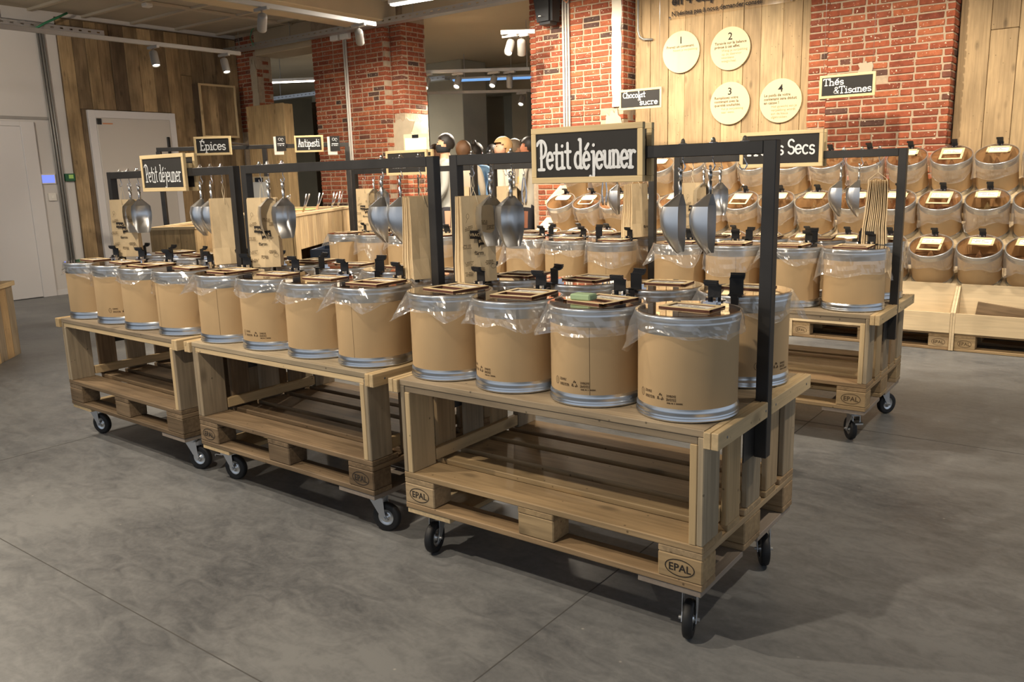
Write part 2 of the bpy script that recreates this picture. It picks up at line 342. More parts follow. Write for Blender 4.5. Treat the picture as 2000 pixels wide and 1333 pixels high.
def tube(pts, r, n=8, name='tube', closed=False):
    pts = [Vector(p) for p in pts]; v, f = [], []
    m = len(pts); nrm = None
    for k, p in enumerate(pts):
        if closed: t = (pts[(k+1) % m]-pts[k-1]).normalized()
        else: t = (pts[min(k+1, m-1)]-pts[max(k-1, 0)]).normalized()
        if nrm is None: nrm = t.orthogonal().normalized()
        nrm = (nrm - t*nrm.dot(t)).normalized(); b = t.cross(nrm)
        rr = r[k] if isinstance(r, (list, tuple)) else r
        for i in range(n):
            a = 2*PI*i/n; v.append(tuple(p + nrm*(rr*math.cos(a)) + b*(rr*math.sin(a))))
    for k in range(m if closed else m-1):
        k2 = (k+1) % m
        for i in range(n):
            j = (i+1) % n; f.append((k*n+i, k*n+j, k2*n+j, k2*n+i))
    if not closed: f.append(tuple(range(n))[::-1]); f.append(tuple(range((m-1)*n, m*n)))
    return from_data(v, f, name, True)
def prism(poly, h, name='prism'):
    """flat polygon in XY, extruded 0..h"""
    n = len(poly); v = [(x, y, 0) for x, y in poly]+[(x, y, h) for x, y in poly]
    f = [tuple(range(n))[::-1], tuple(range(n, 2*n))]+[(i, (i+1) % n, n+(i+1) % n, n+i) for i in range(n)]
    return from_data(v, f, name)

# ---- lettering
def ribbons(lines, w, th=0.0008, name='lettering'):
    """flat raised strokes in the XZ plane, facing -Y"""
    v, f = [], []
    def cap(p):
        k = len(v); t_ = th+(len(f) % 19)*2.5e-5
        for i in range(10): v.append((p[0]+w/2*math.cos(2*PI*i/10), -t_, p[1]+w/2*math.sin(2*PI*i/10)))
        f.append(tuple(range(k, k+10)))
    for ln in lines:
        for p in ln: cap(p)
        for a, b in zip(ln, ln[1:]):
            dx, dz = b[0]-a[0], b[1]-a[1]; L = math.hypot(dx, dz)
            if L < 1e-9: continue
            nx, nz = -dz/L*w/2, dx/L*w/2; k = len(v); t_ = th+(len(f) % 19)*2.5e-5
            v += [(a[0]+nx, -t_, a[1]+nz), (a[0]-nx, -t_, a[1]-nz), (b[0]-nx, -t_, b[1]-nz), (b[0]+nx, -t_, b[1]+nz)]
            f.append((k, k+1, k+2, k+3))
    return from_data(v, f, name)
def arc(cx, cz, rx, rz, a0, a1, n=10): return [(cx+rx*math.cos(math.radians(a0+(a1-a0)*i/n)), cz+rz*math.sin(math.radians(a0+(a1-a0)*i/n))) for i in range(n+1)]
_e = [(0.05, 0.5), (0.75, 0.55)]+arc(0.4, 0.5, 0.36, 0.5, 8, 320, 14)
GL = {   # hand-lettered alphabet: strokes, advance; x-height 1
 'P': ([[(0.35, 0.05), (0.35, 1.75)], [(0.0, 0.0), (0.7, 0.0)], arc(0.35, 1.3, 0.62, 0.55, 150, -95, 14)], 1.05),
 'e': ([_e], 0.9), 'é': ([_e, [(0.3, 1.2), (0.62, 1.5)]], 0.9),
 't': ([[(0.35, 1.55), (0.35, 0.15)]+[(0.42, 0.02), (0.62, 0.0)], [(0.05, 1.02), (0.68, 1.02)]], 0.75),
 'i': ([[(0.12, 0.95), (0.3, 0.98), (0.3, 0.02)], [(0.05, 0), (0.55, 0)], [(0.3, 1.38), (0.31, 1.40)]], 0.62),
 'd': ([arc(0.4, 0.48, 0.36, 0.48, 60, 330, 12), [(0.72, 1.75), (0.72, 0.0), (0.9, 0.0)], [(0.55, 1.75), (0.72, 1.75)]], 1.02),
 'j': ([[(0.15, 0.98), (0.36, 0.98), (0.36, -0.35)]+arc(0.14, -0.4, 0.22, 0.26, 0, -150, 6), [(0.34, 1.38), (0.35, 1.40)]], 0.62),
 'u': ([[(0.02, 0.98), (0.15, 0.98), (0.15, 0.35)]+arc(0.43, 0.33, 0.28, 0.33, 180, 350, 8), [(0.72, 0.98), (0.72, 0.0), (0.86, 0.0)]], 0.98),
 'n': ([[(0.02, 0.98), (0.16, 0.98), (0.16, 0.0)], [(0.02, 0), (0.3, 0)], arc(0.43, 0.66, 0.27, 0.32, 165, 0, 8)+[(0.7, 0.0)], [(0.56, 0), (0.84, 0)]], 0.98),
 'r': ([[(0.02, 0.98), (0.2, 0.98), (0.2, 0.0)], [(0.02, 0), (0.42, 0)], arc(0.5, 0.62, 0.3, 0.36, 165, 55, 6)], 0.8),
 'E': ([[(0.2, 0), (0.2, 1.65)], [(0.05, 0), (0.85, 0), (0.85, 0.3)], [(0.05, 1.65), (0.82, 1.65), (0.82, 1.38)], [(0.2, 0.85), (0.6, 0.85)]], 1.0),
 'p': ([[(0.02, 0.98), (0.18, 0.98), (0.18, -0.55)], [(0.0, -0.55), (0.36, -0.55)], arc(0.46, 0.5, 0.33, 0.48, 140, -140, 12)], 0.92),
 'c': ([arc(0.42, 0.5, 0.36, 0.5, 50, 310, 12)], 0.86),
 's': ([arc(0.36, 0.74, 0.27, 0.25, 30, 260, 8)+arc(0.36, 0.25, 0.28, 0.25, 90, -150, 8)], 0.76),
 'S': ([arc(0.46, 1.22, 0.36, 0.42, 30, 260, 8)+arc(0.46, 0.41, 0.38, 0.42, 90, -150, 8)], 0.98),
 'A': ([[(0.12, 0), (0.5, 1.7), (0.9, 0)], [(0.25, 0.6), (0.76, 0.6)], [(0, 0), (0.28, 0)], [(0.74, 0), (1.04, 0)]], 1.12),
 'a': ([arc(0.36, 0.4, 0.32, 0.4, 40, 330, 12), [(0.68, 0.98), (0.68, 0.0), (0.84, 0.0)]], 0.95),
 'C': ([arc(0.55, 0.82, 0.48, 0.82, 50, 310, 14)], 1.05), 'o': ([arc(0.42, 0.5, 0.36, 0.5, 0, 360, 14)], 0.9),
 'h': ([[(0.02, 1.7), (0.16, 1.7), (0.16, 0.0)], [(0.02, 0), (0.3, 0)], arc(0.43, 0.66, 0.27, 0.32, 165, 0, 8)+[(0.7, 0.0)], [(0.56, 0), (0.84, 0)]], 0.98),
 'l': ([[(0.1, 1.7), (0.25, 1.7), (0.25, 0.0)], [(0.08, 0), (0.44, 0)]], 0.55),
 'T': ([[(0.5, 0), (0.5, 1.65)], [(0.02, 1.35), (0.02, 1.65), (1.0, 1.65), (1.0, 1.35)], [(0.3, 0), (0.72, 0)]], 1.08),
 'F': ([[(0.2, 0), (0.2, 1.65)], [(0.05, 0), (0.45, 0)], [(0.05, 1.65), (0.82, 1.65), (0.82, 1.38)], [(0.2, 0.85), (0.6, 0.85)]], 0.95),
 '&': ([[(0.9, 0.0), (0.3, 1.05)]+arc(0.5, 1.25, 0.25, 0.25, 200, -20, 6)+[(0.2, 0.6)]+arc(0.42, 0.32, 0.36, 0.32, 150, 330, 8)+[(0.92, 0.62)]], 1.05),
 ' ': ([], 0.45), '.': ([[(0.1, 0.0), (0.11, 0.0)]], 0.3)}
def strokes(txt, h):
    """strokes of a word; h = x-height; returns lines centred in x with baseline 0"""
    x = 0; out = []
    for ch in txt:
        if ch == 'É': st, adv = GL['E'][0]+[[(0.4, 1.85), (0.66, 2.05)]], GL['E'][1]
        else: st, adv = GL[ch]
        jit = random.uniform(-0.04, 0.04)
        for ln in st: out.append([((px+x)*h, (pz+jit)*h) for px, pz in ln])
        x += adv
    w = (x-0.12)*h
    return [[(a-w/2, b) for a, b in ln] for ln in out], w
_txt = {}
def text_mesh(s, size, align='CENTER', bold=0.0):
    key = (s, size, align, bold)
    if key not in _txt:
        cu = bpy.data.curves.new('lettering', 'FONT'); cu.body = s; cu.size = size; cu.align_x = align; cu.offset = bold; cu.resolution_u = 2
        ob = bpy.data.objects.new('lettering', cu); C.objects.link(ob)
        dg = bpy.context.evaluated_depsgraph_get(); me = bpy.data.meshes.new_from_object(ob.evaluated_get(dg))
        bpy.data.objects.remove(ob); bpy.data.curves.remove(cu)
        for v in me.vertices: v.co = Vector((v.co.x, 0, v.co.y))
        _txt[key] = me
    return _txt[key].copy()
def scribble(w, h, n=6):
    """a line of tiny print too small to read: letter-like ticks"""
    out = []; x = -w/2; step = w/n
    for i in range(n):
        if random.random() < 0.16: x += step; continue
        k = random.random()
        if k < 0.35: out.append(arc(x+step*0.4, 0, step*0.32, h/2, 0, 300, 5))
        elif k < 0.7: out.append([(x, -h/2), (x, h/2), (x+step*0.5, h/4), (x+step*0.55, -h/2)])
        else: out.append([(x, h/2), (x+step*0.5, h/2), (x+step*0.1, -h/2), (x+step*0.6, -h/2)])
        x += step
    return out
def shift(lines, dx, dz, rot=0.0):
    c, s = math.cos(rot), math.sin(rot)
    return [[(x*c-z*s+dx, x*s+z*c+dz) for x, z in ln] for ln in lines]

# ================================================================== SETTING
def sbox(name, lo, hi, mat, label=None, bev=0.0):
    return struct(bx(name, None, lo, hi, mat, bev), label)
floor = sbox('floor', (-17, -7, -0.12), (7, 17, 0), 'concrete_floor', 'grey polished concrete floor with saw cut joints')
for lo, hi in (((-0.468, -6, 0), (-0.464, 3.0, 0.0006)), ((-3.802, -6, 0), (-3.798, 6, 0.0006)), ((-9, -0.856, 0), (6, -0.852, 0.0006)), ((-9, 2.474, 0), (6, 2.478, 0.0006)), ((2.866, -6, 0), (2.87, 4.7, 0.0006))):
    o = bx('saw_cut_joint', None, lo, hi, 'joint_dark', 0); o.parent = floor; o.location = Vector(o.location)-floor.location; o.rotation_euler = Vector(o.rotation_euler)
ceiling = sbox('ceiling', (-11.2, -7, 3.66), (7, 6.6, 3.8), 'ceiling_grey', 'grey concrete slab ceiling with ribs')
def child(o, par):      # keep the world place of a piece when it becomes a child (parents here are unrotated boxes)
    o.parent = par; o.matrix_parent_inverse = par.matrix_basis.inverted(); return o
for i in range(9): child(bx('ceiling_rib', None, (-11.0, 0.4+i*0.68, 3.63), (-6.2, 0.46+i*0.68, 3.66), 'rib', 0), ceiling)
child(bx('ceiling_rib', None, (-9.2, -1, 3.625), (-9.14, 6.1, 3.655), 'rib', 0), ceiling)
wall_left = sbox('wall_left', (-10.9, -7, 0), (-10.63, 6.8, 3.66), 'wall_white', 'white painted wall with grey conduits')
sbox('ceiling_far', (-17, 6.6, 3.52), (4, 16.5, 3.7), 'ceiling_beige', 'beige ceiling of the room behind')
sbox('wall_far', (-17, 15.2, 0), (4, 15.4, 3.6), 'concrete_column', 'far concrete wall of the room behind')
sbox('wall_far_left', (-17, 6.8, 0), (-16.8, 15.2, 3.6), 'concrete_column')
sbox('trim_beam', (-7.75, -3, 3.40), (-7.05, 6.1, 3.66), 'beam_beige', 'beige ceiling beam', 0.01)
sbox('trim_lintel', (-10.09, 6.12, 3.3), (-8.75, 6.6, 3.66), 'beam_beige', 'beige lintel over narrow opening', 0.01)
sbox('trim_lintel', (-7.05, 6.2, 3.5), (-4.95, 6.6, 3.66), 'beam_beige', 'beige lintel over wide opening', 0.01)
sbox('wall_back', (-3.66, 6.34, 0), (3.2, 6.7, 3.66), 'plaster', 'back wall behind the plank cladding')

BL, BH, BW, MJ = 0.203, 0.0475, 0.098, 0.0145
_bm = []
for k in range(8):
    vs = []
    rnd = random.Random(k)
    j = lambda a: rnd.uniform(-a, a)
    _bm.append([[j(0.003) for _ in range(3)] for _ in range(8)])
def brick_mesh(L, kind, flip=False):
    key = ('brick', round(L, 3), kind)
    if key not in _boxes:
        bm = bmesh.new(); bmesh.ops.create_cube(bm, size=1.0)
        for v, jt in zip(bm.verts, _bm[kind]): v.co = Vector((v.co.x*L+jt[0], v.co.y*BW+jt[1]*0.6, v.co.z*BH+jt[2]*0.7))
        bmesh.ops.bevel(bm, geom=list(bm.edges), offset=0.004, segments=1, affect='EDGES')
        me = from_bm(bm, 'brick'); me.materials.append(MATS['brick']); _boxes[key] = me
    return _boxes[key]
def face_bricks(x0, x1, z0, z1, phase=0):
    """courses along x; returns (xc, zc, L)"""
    out = []; z = z0; k = phase
    while z+BH < z1:
        x = x0; first = (BL if k % 2 == 0 else BL/2)
        L = first
        while x < x1-0.02:
            L2 = min(L, x1-x)
            if L2 > 0.03: out.append((x+L2/2, z+BH/2, round(L2-0.0005, 2)))
            x += L2+MJ
            L = BL if random.random() < 0.72 else BL/2-MJ/2
        z += BH+MJ; k += 1
    return out
def pillar(name, label, x0, x1, y0, y1, z0, z1, zb, zt, skip=None, side=True):
    """mortar core with bricks on the front (-Y) and on the side facing +X between zb and zt"""
    core = sbox(name, (x0+0.008, y0+0.008, z0), (x1-0.008, y1, z1), 'mortar', label)
    items = []
    for x, z, L in face_bricks(x0, x1, zb, zt):
        if skip and skip(x, z): continue
        items.append(((x, y0+BW/2+random.uniform(-0.003, 0.004), z), 0.0, L, 0))
    if side:
        for y, z, L in face_bricks(y0+BW+MJ, y1, zb, zt, 1):
            if skip and skip(x1+0.0, z): continue
            items.append(((x1-BW/2+random.uniform(-0.004, 0.003), y, z), PI/2, L, 1))
    items.sort(key=lambda t: t[3])
    rest = bmesh.new(); nrest = 0
    for i, (loc, rz, L, _) in enumerate(items):
        me = brick_mesh(L, random.randrange(8))
        if i < 300: child(link('brick', me, None, None, loc, (random.uniform(-0.012, 0.012), random.uniform(-0.008, 0.008), rz)), core)
        else:
            tmp = me.copy(); tmp.transform(Matrix.Translation(loc) @ Matrix.Rotation(rz, 4, 'Z')); rest.from_mesh(tmp); bpy.data.meshes.remove(tmp); nrest += 1
    if nrest:
        o = link('brickwork', from_bm(rest, 'brickwork'), None, 'brick'); child(o, core); o['kind'] = 'stuff'
    else: rest.free()
    return core
def cr3(x, z): return -1.28 < x < -1.12 and 2.16 < z < 2.34 and random.random() < 0.75
p3 = pillar('wall_pillar', 'red brick pillar behind the Thés Tisanes sign', -1.55, -0.50, 6.1, 6.34, 0, 3.66, 1.15, 3.1, cr3)
p3b = pillar('wall_pillar', 'narrow set-back brick edge beside the light planks', -1.74, -1.562, 6.17, 6.34, 0, 3.66, 1.6, 3.1, None, False)
p2 = pillar('wall_pillar', 'bright red brick pillar with white conduits and black speaker', -4.86, -3.70, 6.1, 6.62, 0, 3.66, 0.75, 3.45, lambda x, z: x > -3.95 and z < 2.13 and random.random() < 0.85)
p2b = pillar('wall_pillar', 'narrow brick edge set back beside the bright pillar', -5.0, -4.872, 6.19, 6.62, 0, 3.66, 1.5, 3.45, None, False)
p1 = pillar('wall_pillar', 'broad red brick pillar beside the dark fridge wall', -8.75, -7.30, 6.1, 6.66, 0, 3.66, 0.85, 3.5)
p1b = pillar('wall_pillar', 'stepped brick pier with broken plaster patch', -7.288, -7.08, 6.2, 6.66, 0, 3.66, 0.85, 3.5, lambda x, z: 1.55 < z < 2.25 and random.random() < 0.9)
p0 = pillar('wall_pillar', 'short brick pillar above the plank cabinet', -10.6, -10.1, 6.15, 6.42, 0, 3.66, 2.2, 3.62, lambda x, z: -10.25 < x < -10.0 and z < 3.35 and random.random() < 0.5)
# plaster left on the piers
def blob(name, par, x0, x1, y, z0, z1, mat, axis='x', n=14, th=0.012):
    cx, cz = (x0+x1)/2, (z0+z1)/2; poly = []
    for i in range(n*2):
        a = 2*PI*i/(n*2); q = random.uniform(0.72, 1.05); c, s = math.cos(a), math.sin(a); k = 1/max(abs(c), abs(s))*0.9
        k = min(k, 1.15)
        poly.append((cx+(x1-x0)/2*c*k*q, cz+(z1-z0)/2*s*k*q))
    me = prism(poly, th, name)
    me.transform(Matrix.Rotation(PI/2, 4, 'X')); o = link(name, me, None, mat, (0, y, 0))
    if axis == 'y': o.rotation_euler = (0, 0, PI/2)
    return child(o, par)
o = blob('plaster_patch', p1b, -0.28, 0.28, 0, -0.34, 0.34, 'plaster'); o.location = (-7.17, 6.2, 1.9)
o = blob('plaster_patch', p1b, -0.22, 0.22, 0, -0.35, 0.35, 'plaster', 'y'); o.location = (-7.082, 6.43, 1.88)
o = blob('plaster_patch', p3, -0.08, 0.08, 0, -0.1, 0.1, 'plaster'); o.location = (-1.2, 6.1, 2.25)
o = blob('plaster_patch', p2, -0.13, 0.13, 0, -0.42, 0.42, 'plaster'); o.location = (-3.83, 6.1, 1.75)
o = blob('plaster_patch', p0, -0.09, 0.09, 0, -0.55, 0.55, 'plaster'); o.location = (-10.18, 6.15, 2.75)
# ragged-edged white strip down the bright pillar
pts = []
zz = 3.45
me = prism([(-0.06, 0)]+[(-0.06+random.uniform(-0.008, 0.008), z*0.1) for z in range(1, 14)]+[(0.05+random.uniform(-0.01, 0.01), z*0.1) for z in range(13, -1, -1)], 0.014, 'white_strip')
me.transform(Matrix.Rotation(PI/2, 4, 'X'))
child(link('white_strip', me, None, 'strip_white', (-3.775, 6.1, 2.12)), p2)

def planks(prefix, par, x0, x1, y0, y1, z0, z1, w, mat, axis, proud=0.006, gap=0.004, holes=()):
    """vertical planks along x (axis 'x') or along y (axis 'y')"""
    a = x0 if axis == 'x' else y0; end = x1 if axis == 'x' else y1
    while a < end-0.02:
        ww = min(w*random.uniform(0.85, 1.15), end-a)
        if end-(a+ww) < 0.05: ww = end-a
        dz = random.uniform(-proud, proud)
        segs = [(z0, z1)]
        for h0, h1, hz in holes:
            m = a+ww/2
            if h0 < m < h1: segs = [(hz, z1)]
        if segs[0][0] == z0 and random.random() < 0.25:
            zc = random.uniform(z0+0.5*(z1-z0), z1-0.3); segs = [(z0, zc-0.002), (zc+0.002, z1)]
        for s0, s1 in segs:
            if axis == 'x': child(bx('plank', None, (a+gap/2, y0+dz, s0), (a+ww-gap/2, y1, s1), mat, 0.003), par)
            else: child(bx('plank', None, (x0, a+gap/2, s0), (x1+dz, a+ww-gap/2, s1), mat, 0.003), par)
        a += ww
wall_planks = sbox('wall_back_cladding', (-3.66, 6.318, 0.9), (-1.75, 6.339, 3.66), 'pallet_aged', 'light plank wall behind the four round step signs')
planks('plank', wall_planks, -3.66, -1.75, 6.29, 6.318, 0.9, 3.64, 0.2, 'plank_wall_light', 'x')
wall_planks2 = sbox('wall_back_cladding', (-0.49, 6.318, 0.9), (3.1, 6.339, 3.66), 'pallet_aged', 'plank wall beside the brick pillar')
planks('plank', wall_planks2, -0.49, 3.1, 6.29, 6.318, 0.9, 3.64, 0.235, 'plank_wall_light', 'x')
clad = sbox('wall_left_cladding', (-10.63, 3.44, 0), (-10.605, 6.15, 3.6), 'pallet_aged', 'aged brown plank wall around the cold room door')
planks('plank', clad, -10.605, -10.58, 3.44, 6.14, 0.0, 3.58, 0.19, 'plank_wall_dark', 'y', holes=((3.66, 5.0, 2.45),))

# white door in the plank wall
d1 = sbox('door_1', (-10.63, 3.80, 0.02), (-10.545, 4.88, 2.34), 'door_cold', 'white insulated cold room door in plank wall', 0.006)
for lo, hi in (((-10.63, 3.70, 0), (-10.555, 3.80, 2.44)), ((-10.63, 4.88, 0), (-10.555, 4.98, 2.44)), ((-10.63, 3.80, 2.34), (-10.555, 4.88, 2.44))): child(bx('door_frame', None, lo, hi, 'door_white', 0.004), d1)
child(bx('door_handle', None, (-10.545, 4.80, 1.85), (-10.515, 4.84, 2.1), 'speaker_black', 0.006), d1)
child(bx('hinge', None, (-10.555, 3.80, 2.25), (-10.53, 3.86, 2.33), 'speaker_black', 0.004), d1)
child(bx('maker_plate', None, (-10.546, 3.88, 2.255), (-10.543, 4.02, 2.272), 'sweet_potato', 0.0), d1)
# white door and panel joints in the painted wall
d2 = sbox('door_2', (-10.64, 1.9, 0.01), (-10.60, 2.83, 2.2), 'door_white', 'flush white door in the painted wall', 0.003)
child(bx('door_frame', None, (-10.64, 2.83, 0.0), (-10.585, 3.0, 2.26), 'door_white', 0.004), d2)
child(bx('door_frame', None, (-10.64, 1.7, 2.2), (-10.585, 2.83, 2.26), 'door_white', 0.004), d2)
bxs = bx('wall_joint', None, (-10.635, 0.5, 2.29), (-10.615, 3.2, 2.325), 'pipe_grey', 0.002); child(bxs, wall_left)
baseboard = sbox('baseboard_left', (-10.63, 3.0, 0), (-10.618, 3.44, 0.07), 'door_white')
# raised plank box on the plank wall
t = thing('wall_panel_box', 'plank panel in a pale wooden frame mounted on plank wall', 'panel', (-10.58, 5.32, 2.1))
bx('frame_side', t, (0, 0, 0), (0.16, 0.02, 0.78), 'plank_wall_dark'); bx('frame_side', t, (0, 0.60, 0), (0.16, 0.62, 0.78), 'plank_wall_dark')
for lo, hi in (((0.16, -0.004, 0), (0.182, 0.03, 0.78)), ((0.16, 0.595, 0), (0.182, 0.625, 0.78)), ((0.16, 0.03, 0), (0.182, 0.595, 0.03)), ((0.16, 0.03, 0.75), (0.182, 0.595, 0.78))): bx('frame_lath', t, lo, hi, 'lath_new')
for i in range(4): bx('panel_plank', t, (0.12, 0.022+i*0.1445, 0.01), (0.15+0.006*(i % 2), 0.164+i*0.1445, 0.77), 'plank_wall_dark')
bx('back_board', t, (0.0, 0.02, 0.0), (0.02, 0.6, 0.78), 'plank_wall_dark')

# conduits, cable trays and boxes on the walls
def pipe(name, pts, r, mat, label, cat='conduit', group=None): return tag(link(name, tube(pts, r, 8), None, mat), label, cat, group)
for i in range(3):
    y = 3.215+i*0.035
    pipe('conduit', [(-10.605, y-0.02, 3.42), (-10.605, y, 2.0), (-10.605, y+0.01, 0.0)], 0.013, 'pipe_grey', ['grey conduit on white wall, nearest the flush white door', 'grey conduit on white wall, between the two other conduits', 'grey conduit on white wall, nearest the plank wall'][i], 'conduit', 'conduits on the white wall')
for i in range(3):
    pipe('conduit', [(-4.46+i*0.036, 6.082, 3.6), (-4.46+i*0.036, 6.082, 1.2)], 0.013, 'pipe_white', ['white conduit on the bright pillar, nearest the speaker', 'white conduit on the bright pillar, middle of three', 'white conduit on the bright pillar, nearest the white strip'][i], 'conduit', 'white conduits on the brick pillar')
for i in range(2):
    pipe('conduit', [(-8.06+i*0.04, 6.08, 3.32), (-8.06+i*0.04, 6.08, 0.9)], 0.015, 'pipe_white', ['white conduit on the broad pillar, nearest the fridge wall', 'white conduit on the broad pillar, nearest the plaster patch'][i], 'conduit', 'white conduits on the broad pillar')
for i in range(2):
    tag(bx('junction_box', None, (-8.28+i*0.2, 6.03, 3.30), (-8.12+i*0.2, 6.1, 3.46), 'plastic_white', 0.006), ['junction box above broad pillar, away from the conduits', 'junction box above broad pillar, right over the conduits'][i], 'box', 'junction boxes')
pipe('conduit', [(-3.60, 6.24, 3.66), (-3.60, 6.24, 2.90), (-3.58, 6.24, 2.84), (-3.54, 6.25, 2.81), (-3.44, 6.27, 2.80)], 0.012, 'pipe_grey', 'bent grey conduit between bright pillar and light planks')
def tray(label, lo, hi, axis, mat='zinc_fork'):
    """perforated cable tray: bottom, two sides with rungs"""
    t = thing('cable_tray', label, 'cable tray', lo, 0, 'galvanised cable trays')
    L = hi[0]-lo[0] if axis == 'x' else hi[1]-lo[1]; rz = 0 if axis == 'x' else PI/2
    t.rotation_euler = (0, 0, rz)
    bx('tray_bottom', t, (0, 0, 0), (L, 0.14, 0.003), mat, 0)
    n = int(L/0.12)
    for y in (0.0, 0.137):          # each side: two strips and the webs between the slots
        bm = bmesh.new(); add_box(bm, (0, y, 0.003), (L, y+0.003, 0.028)); add_box(bm, (0, y, 0.046), (L, y+0.003, 0.07))
        for i in range(n+1): add_box(bm, (max(0, i*0.12-0.02), y, 0.028), (min(L, i*0.12+0.06), y+0.003, 0.046))
        link('tray_side', from_bm(bm), t, mat)
    for i in range(max(2, int(L/1.2))): bx('hanger_rod', t, (0.3+i*1.2, 0.066, 0.003), (0.308+i*1.2, 0.074, 3.66-lo[2]), mat, 0)
    bm = bmesh.new()
    return t
tray('perforated cable tray running past the tops of the brick pillars', (-10.5, 5.86, 3.36), (-4.0, 6.0, 3.4), 'x')
tray('perforated cable tray high on the white wall', (-10.45, 0.0, 3.40), (-10.5, 4.0, 3.4), 'y')
tray('cable tray hung in the room behind', (-16, 9.0, 3.05), (-8.8, 9.0, 3.1), 'x')
pipe('green_wire', [(-9.72, 5.9, 3.66), (-9.75, 5.85, 3.6), (-9.8, 5.85, 3.5), (-9.72, 5.84, 3.38)], 0.007, 'green_wire', 'green wire looping from tray by short pillar', 'wire')
pipe('green_wire', [(-7.62, 5.84, 3.75), (-7.64, 5.84, 3.6), (-7.6, 5.84, 3.42)], 0.006, 'green_wire', 'green wire dropping to tray above broad pillar', 'wire')
pipe('green_wire', [(-10.38, 3.5, 3.62), (-10.36, 3.35, 3.54), (-10.37, 3.2, 3.46), (-10.40, 3.08, 3.38)], 0.014, 'green_wire', 'green wires at the wall tray', 'wire')
t = thing('touch_screen', 'small lit blue wall screen beside grey conduits', 'screen', (-10.63, 3.0, 1.47)); bx('bezel', t, (0, 0, 0), (0.025, 0.19, 0.13), 'plastic_white', 0.004); bx('display', t, (0.025, 0.015, 0.015), (0.027, 0.175, 0.115), 'screen_glow', 0)
t = thing('exit_box', 'small dark green call box beside plank wall', 'box', (-10.63, 3.31, 1.5)); bx('body', t, (0, 0, 0), (0.05, 0.125, 0.1), 'exit_green', 0.006); bx('panel', t, (0.05, 0.04, 0.035), (0.053, 0.10, 0.085), 'price_lime', 0)
t = thing('wall_switch', 'white wall switch below the small screen', 'switch', (-10.63, 3.07, 1.25)); bx('plate', t, (0, 0, 0), (0.03, 0.1, 0.1), 'plastic_white', 0.006); bx('button', t, (0.03, 0.03, 0.03), (0.036, 0.07, 0.07), 'paper', 0.003)
t = thing('ceiling_detector', 'small white detector box on ceiling conduit', 'detector', (-9.17, 3.9, 3.58)); bx('body', t, (-0.05, -0.05, 0), (0.05, 0.05, 0.05), 'plastic_white', 0.01); bx('neck', t, (-0.02, -0.02, 0.05), (0.02, 0.02, 0.08), 'plastic_white', 0.002)

# loudspeaker on the bright pillar
t = thing('wall_speaker', 'black loudspeaker fixed to the bright brick pillar', 'speaker', (-4.58, 5.96, 3.05))
bm = bmesh.new(); vs = add_box(bm, (-0.14, -0.14, 0.0), (0.14, 0.1, 0.4))
for v in vs:
    if v.co.z < 0.1: v.co.x *= 0.72; v.co.y = v.co.y*0.8+0.02
bmesh.ops.bevel(bm, geom=list(bm.edges), offset=0.03, segments=2, affect='EDGES'); link('cabinet', from_bm(bm), t, 'speaker_black')
bx('bracket', t, (-0.03, 0.1, 0.15), (0.03, 0.14, 0.3), 'speaker_black'); bx('badge', t, (-0.03, -0.143, 0.075), (0.0, -0.134, 0.083), 'plastic_white', 0)
link('cable', tube([(0.12, 0.05, 0.3), (0.2, 0.08, 0.22), (0.24, 0.12, 0.34), (0.26, 0.12, 0.6)], 0.008), t, 'sweet_potato')

# ---- lighting tracks with spot heads
spot_body = lathe([(0, 0.0), (0.03, 0.002), (0.042, 0.012), (0.045, 0.03), (0.045, 0.17), (0.043, 0.175), (0.036, 0.165), (0.036, 0.15)], 24); spot_body.materials.append(MATS['spot_grey'])
spot_lens = lathe([(0.0365, 0.0), (0, 0.001)], 24); spot_lens.materials.append(MATS['lamp_glow'])
spot_lens_off = lathe([(0.0365, 0.0), (0, 0.001)], 24); spot_lens_off.materials.append(MATS['fridge_dark'])
def spot_head(loc, aim, label, lit=True, power=0, scale=1.0):
    t = thing('track_spot', label, 'spotlight', loc, 0, 'track spotlights')
    bx('adapter', t, (-0.1, -0.017, -0.03), (0.1, 0.017, 0.0), 'track_grey', 0.003)
    link('stem', tube([(0, 0, -0.03), (0, 0, -0.085)], 0.008), t, 'chrome')
    q = Vector(aim).normalized().to_track_quat('Z', 'Y').to_euler()
    d = Vector(aim).normalized()
    h = link('lamp_head', spot_body, t, None, Vector((0, 0, -0.11))-d*0.06, q)
    link('lens', spot_lens if lit else spot_lens_off, h, None, (0, 0, 0.158))
    if lit and power:
        p = Vector(loc)+Vector((0, 0, -0.11))+d*0.13
        spot(p, p+d, power, WARM, 85, 0.6, 0.03, 'track_spot_light')
    return t
def track(label, a, b, hang_=True):
    a, b = Vector(a), Vector(b); L = (b-a).length
    t = thing('light_track', label, 'light track', a, math.atan2(b.y-a.y, b.x-a.x), 'ceiling light tracks')
    bx('rail', t, (0, -0.02, 0), (L, 0.02, 0.045), 'track_grey', 0.003)
    for k in range(1, 2 if hang_ else 1): bx('hanger', t, (k*1.5-0.004, -0.004, 0.045), (k*1.5+0.004, 0.004, 3.64-a.z), 'pipe_grey', 0)
    return t
track('grey light track in front of the dark plank wall', (-8.0, -1.0, 2.93), (-8.0, 4.35, 2.93))
spot_head((-8.0, 3.22, 2.93), (0.32, -0.05, -0.9), 'lit spotlight on the track, above the cold room door', True, 90)
spot_head((-8.0, 4.12, 2.93), (0.32, -0.05, -0.9), 'lit spotlight at the track end, before plank panel box', True, 90)
pt = at_depth(733, 52, 8.9); X2 = pt.x
track('grey light track crossing in front of the broad brick pillar', (X2, -1.0, pt.z), (X2, pt.y, pt.z))
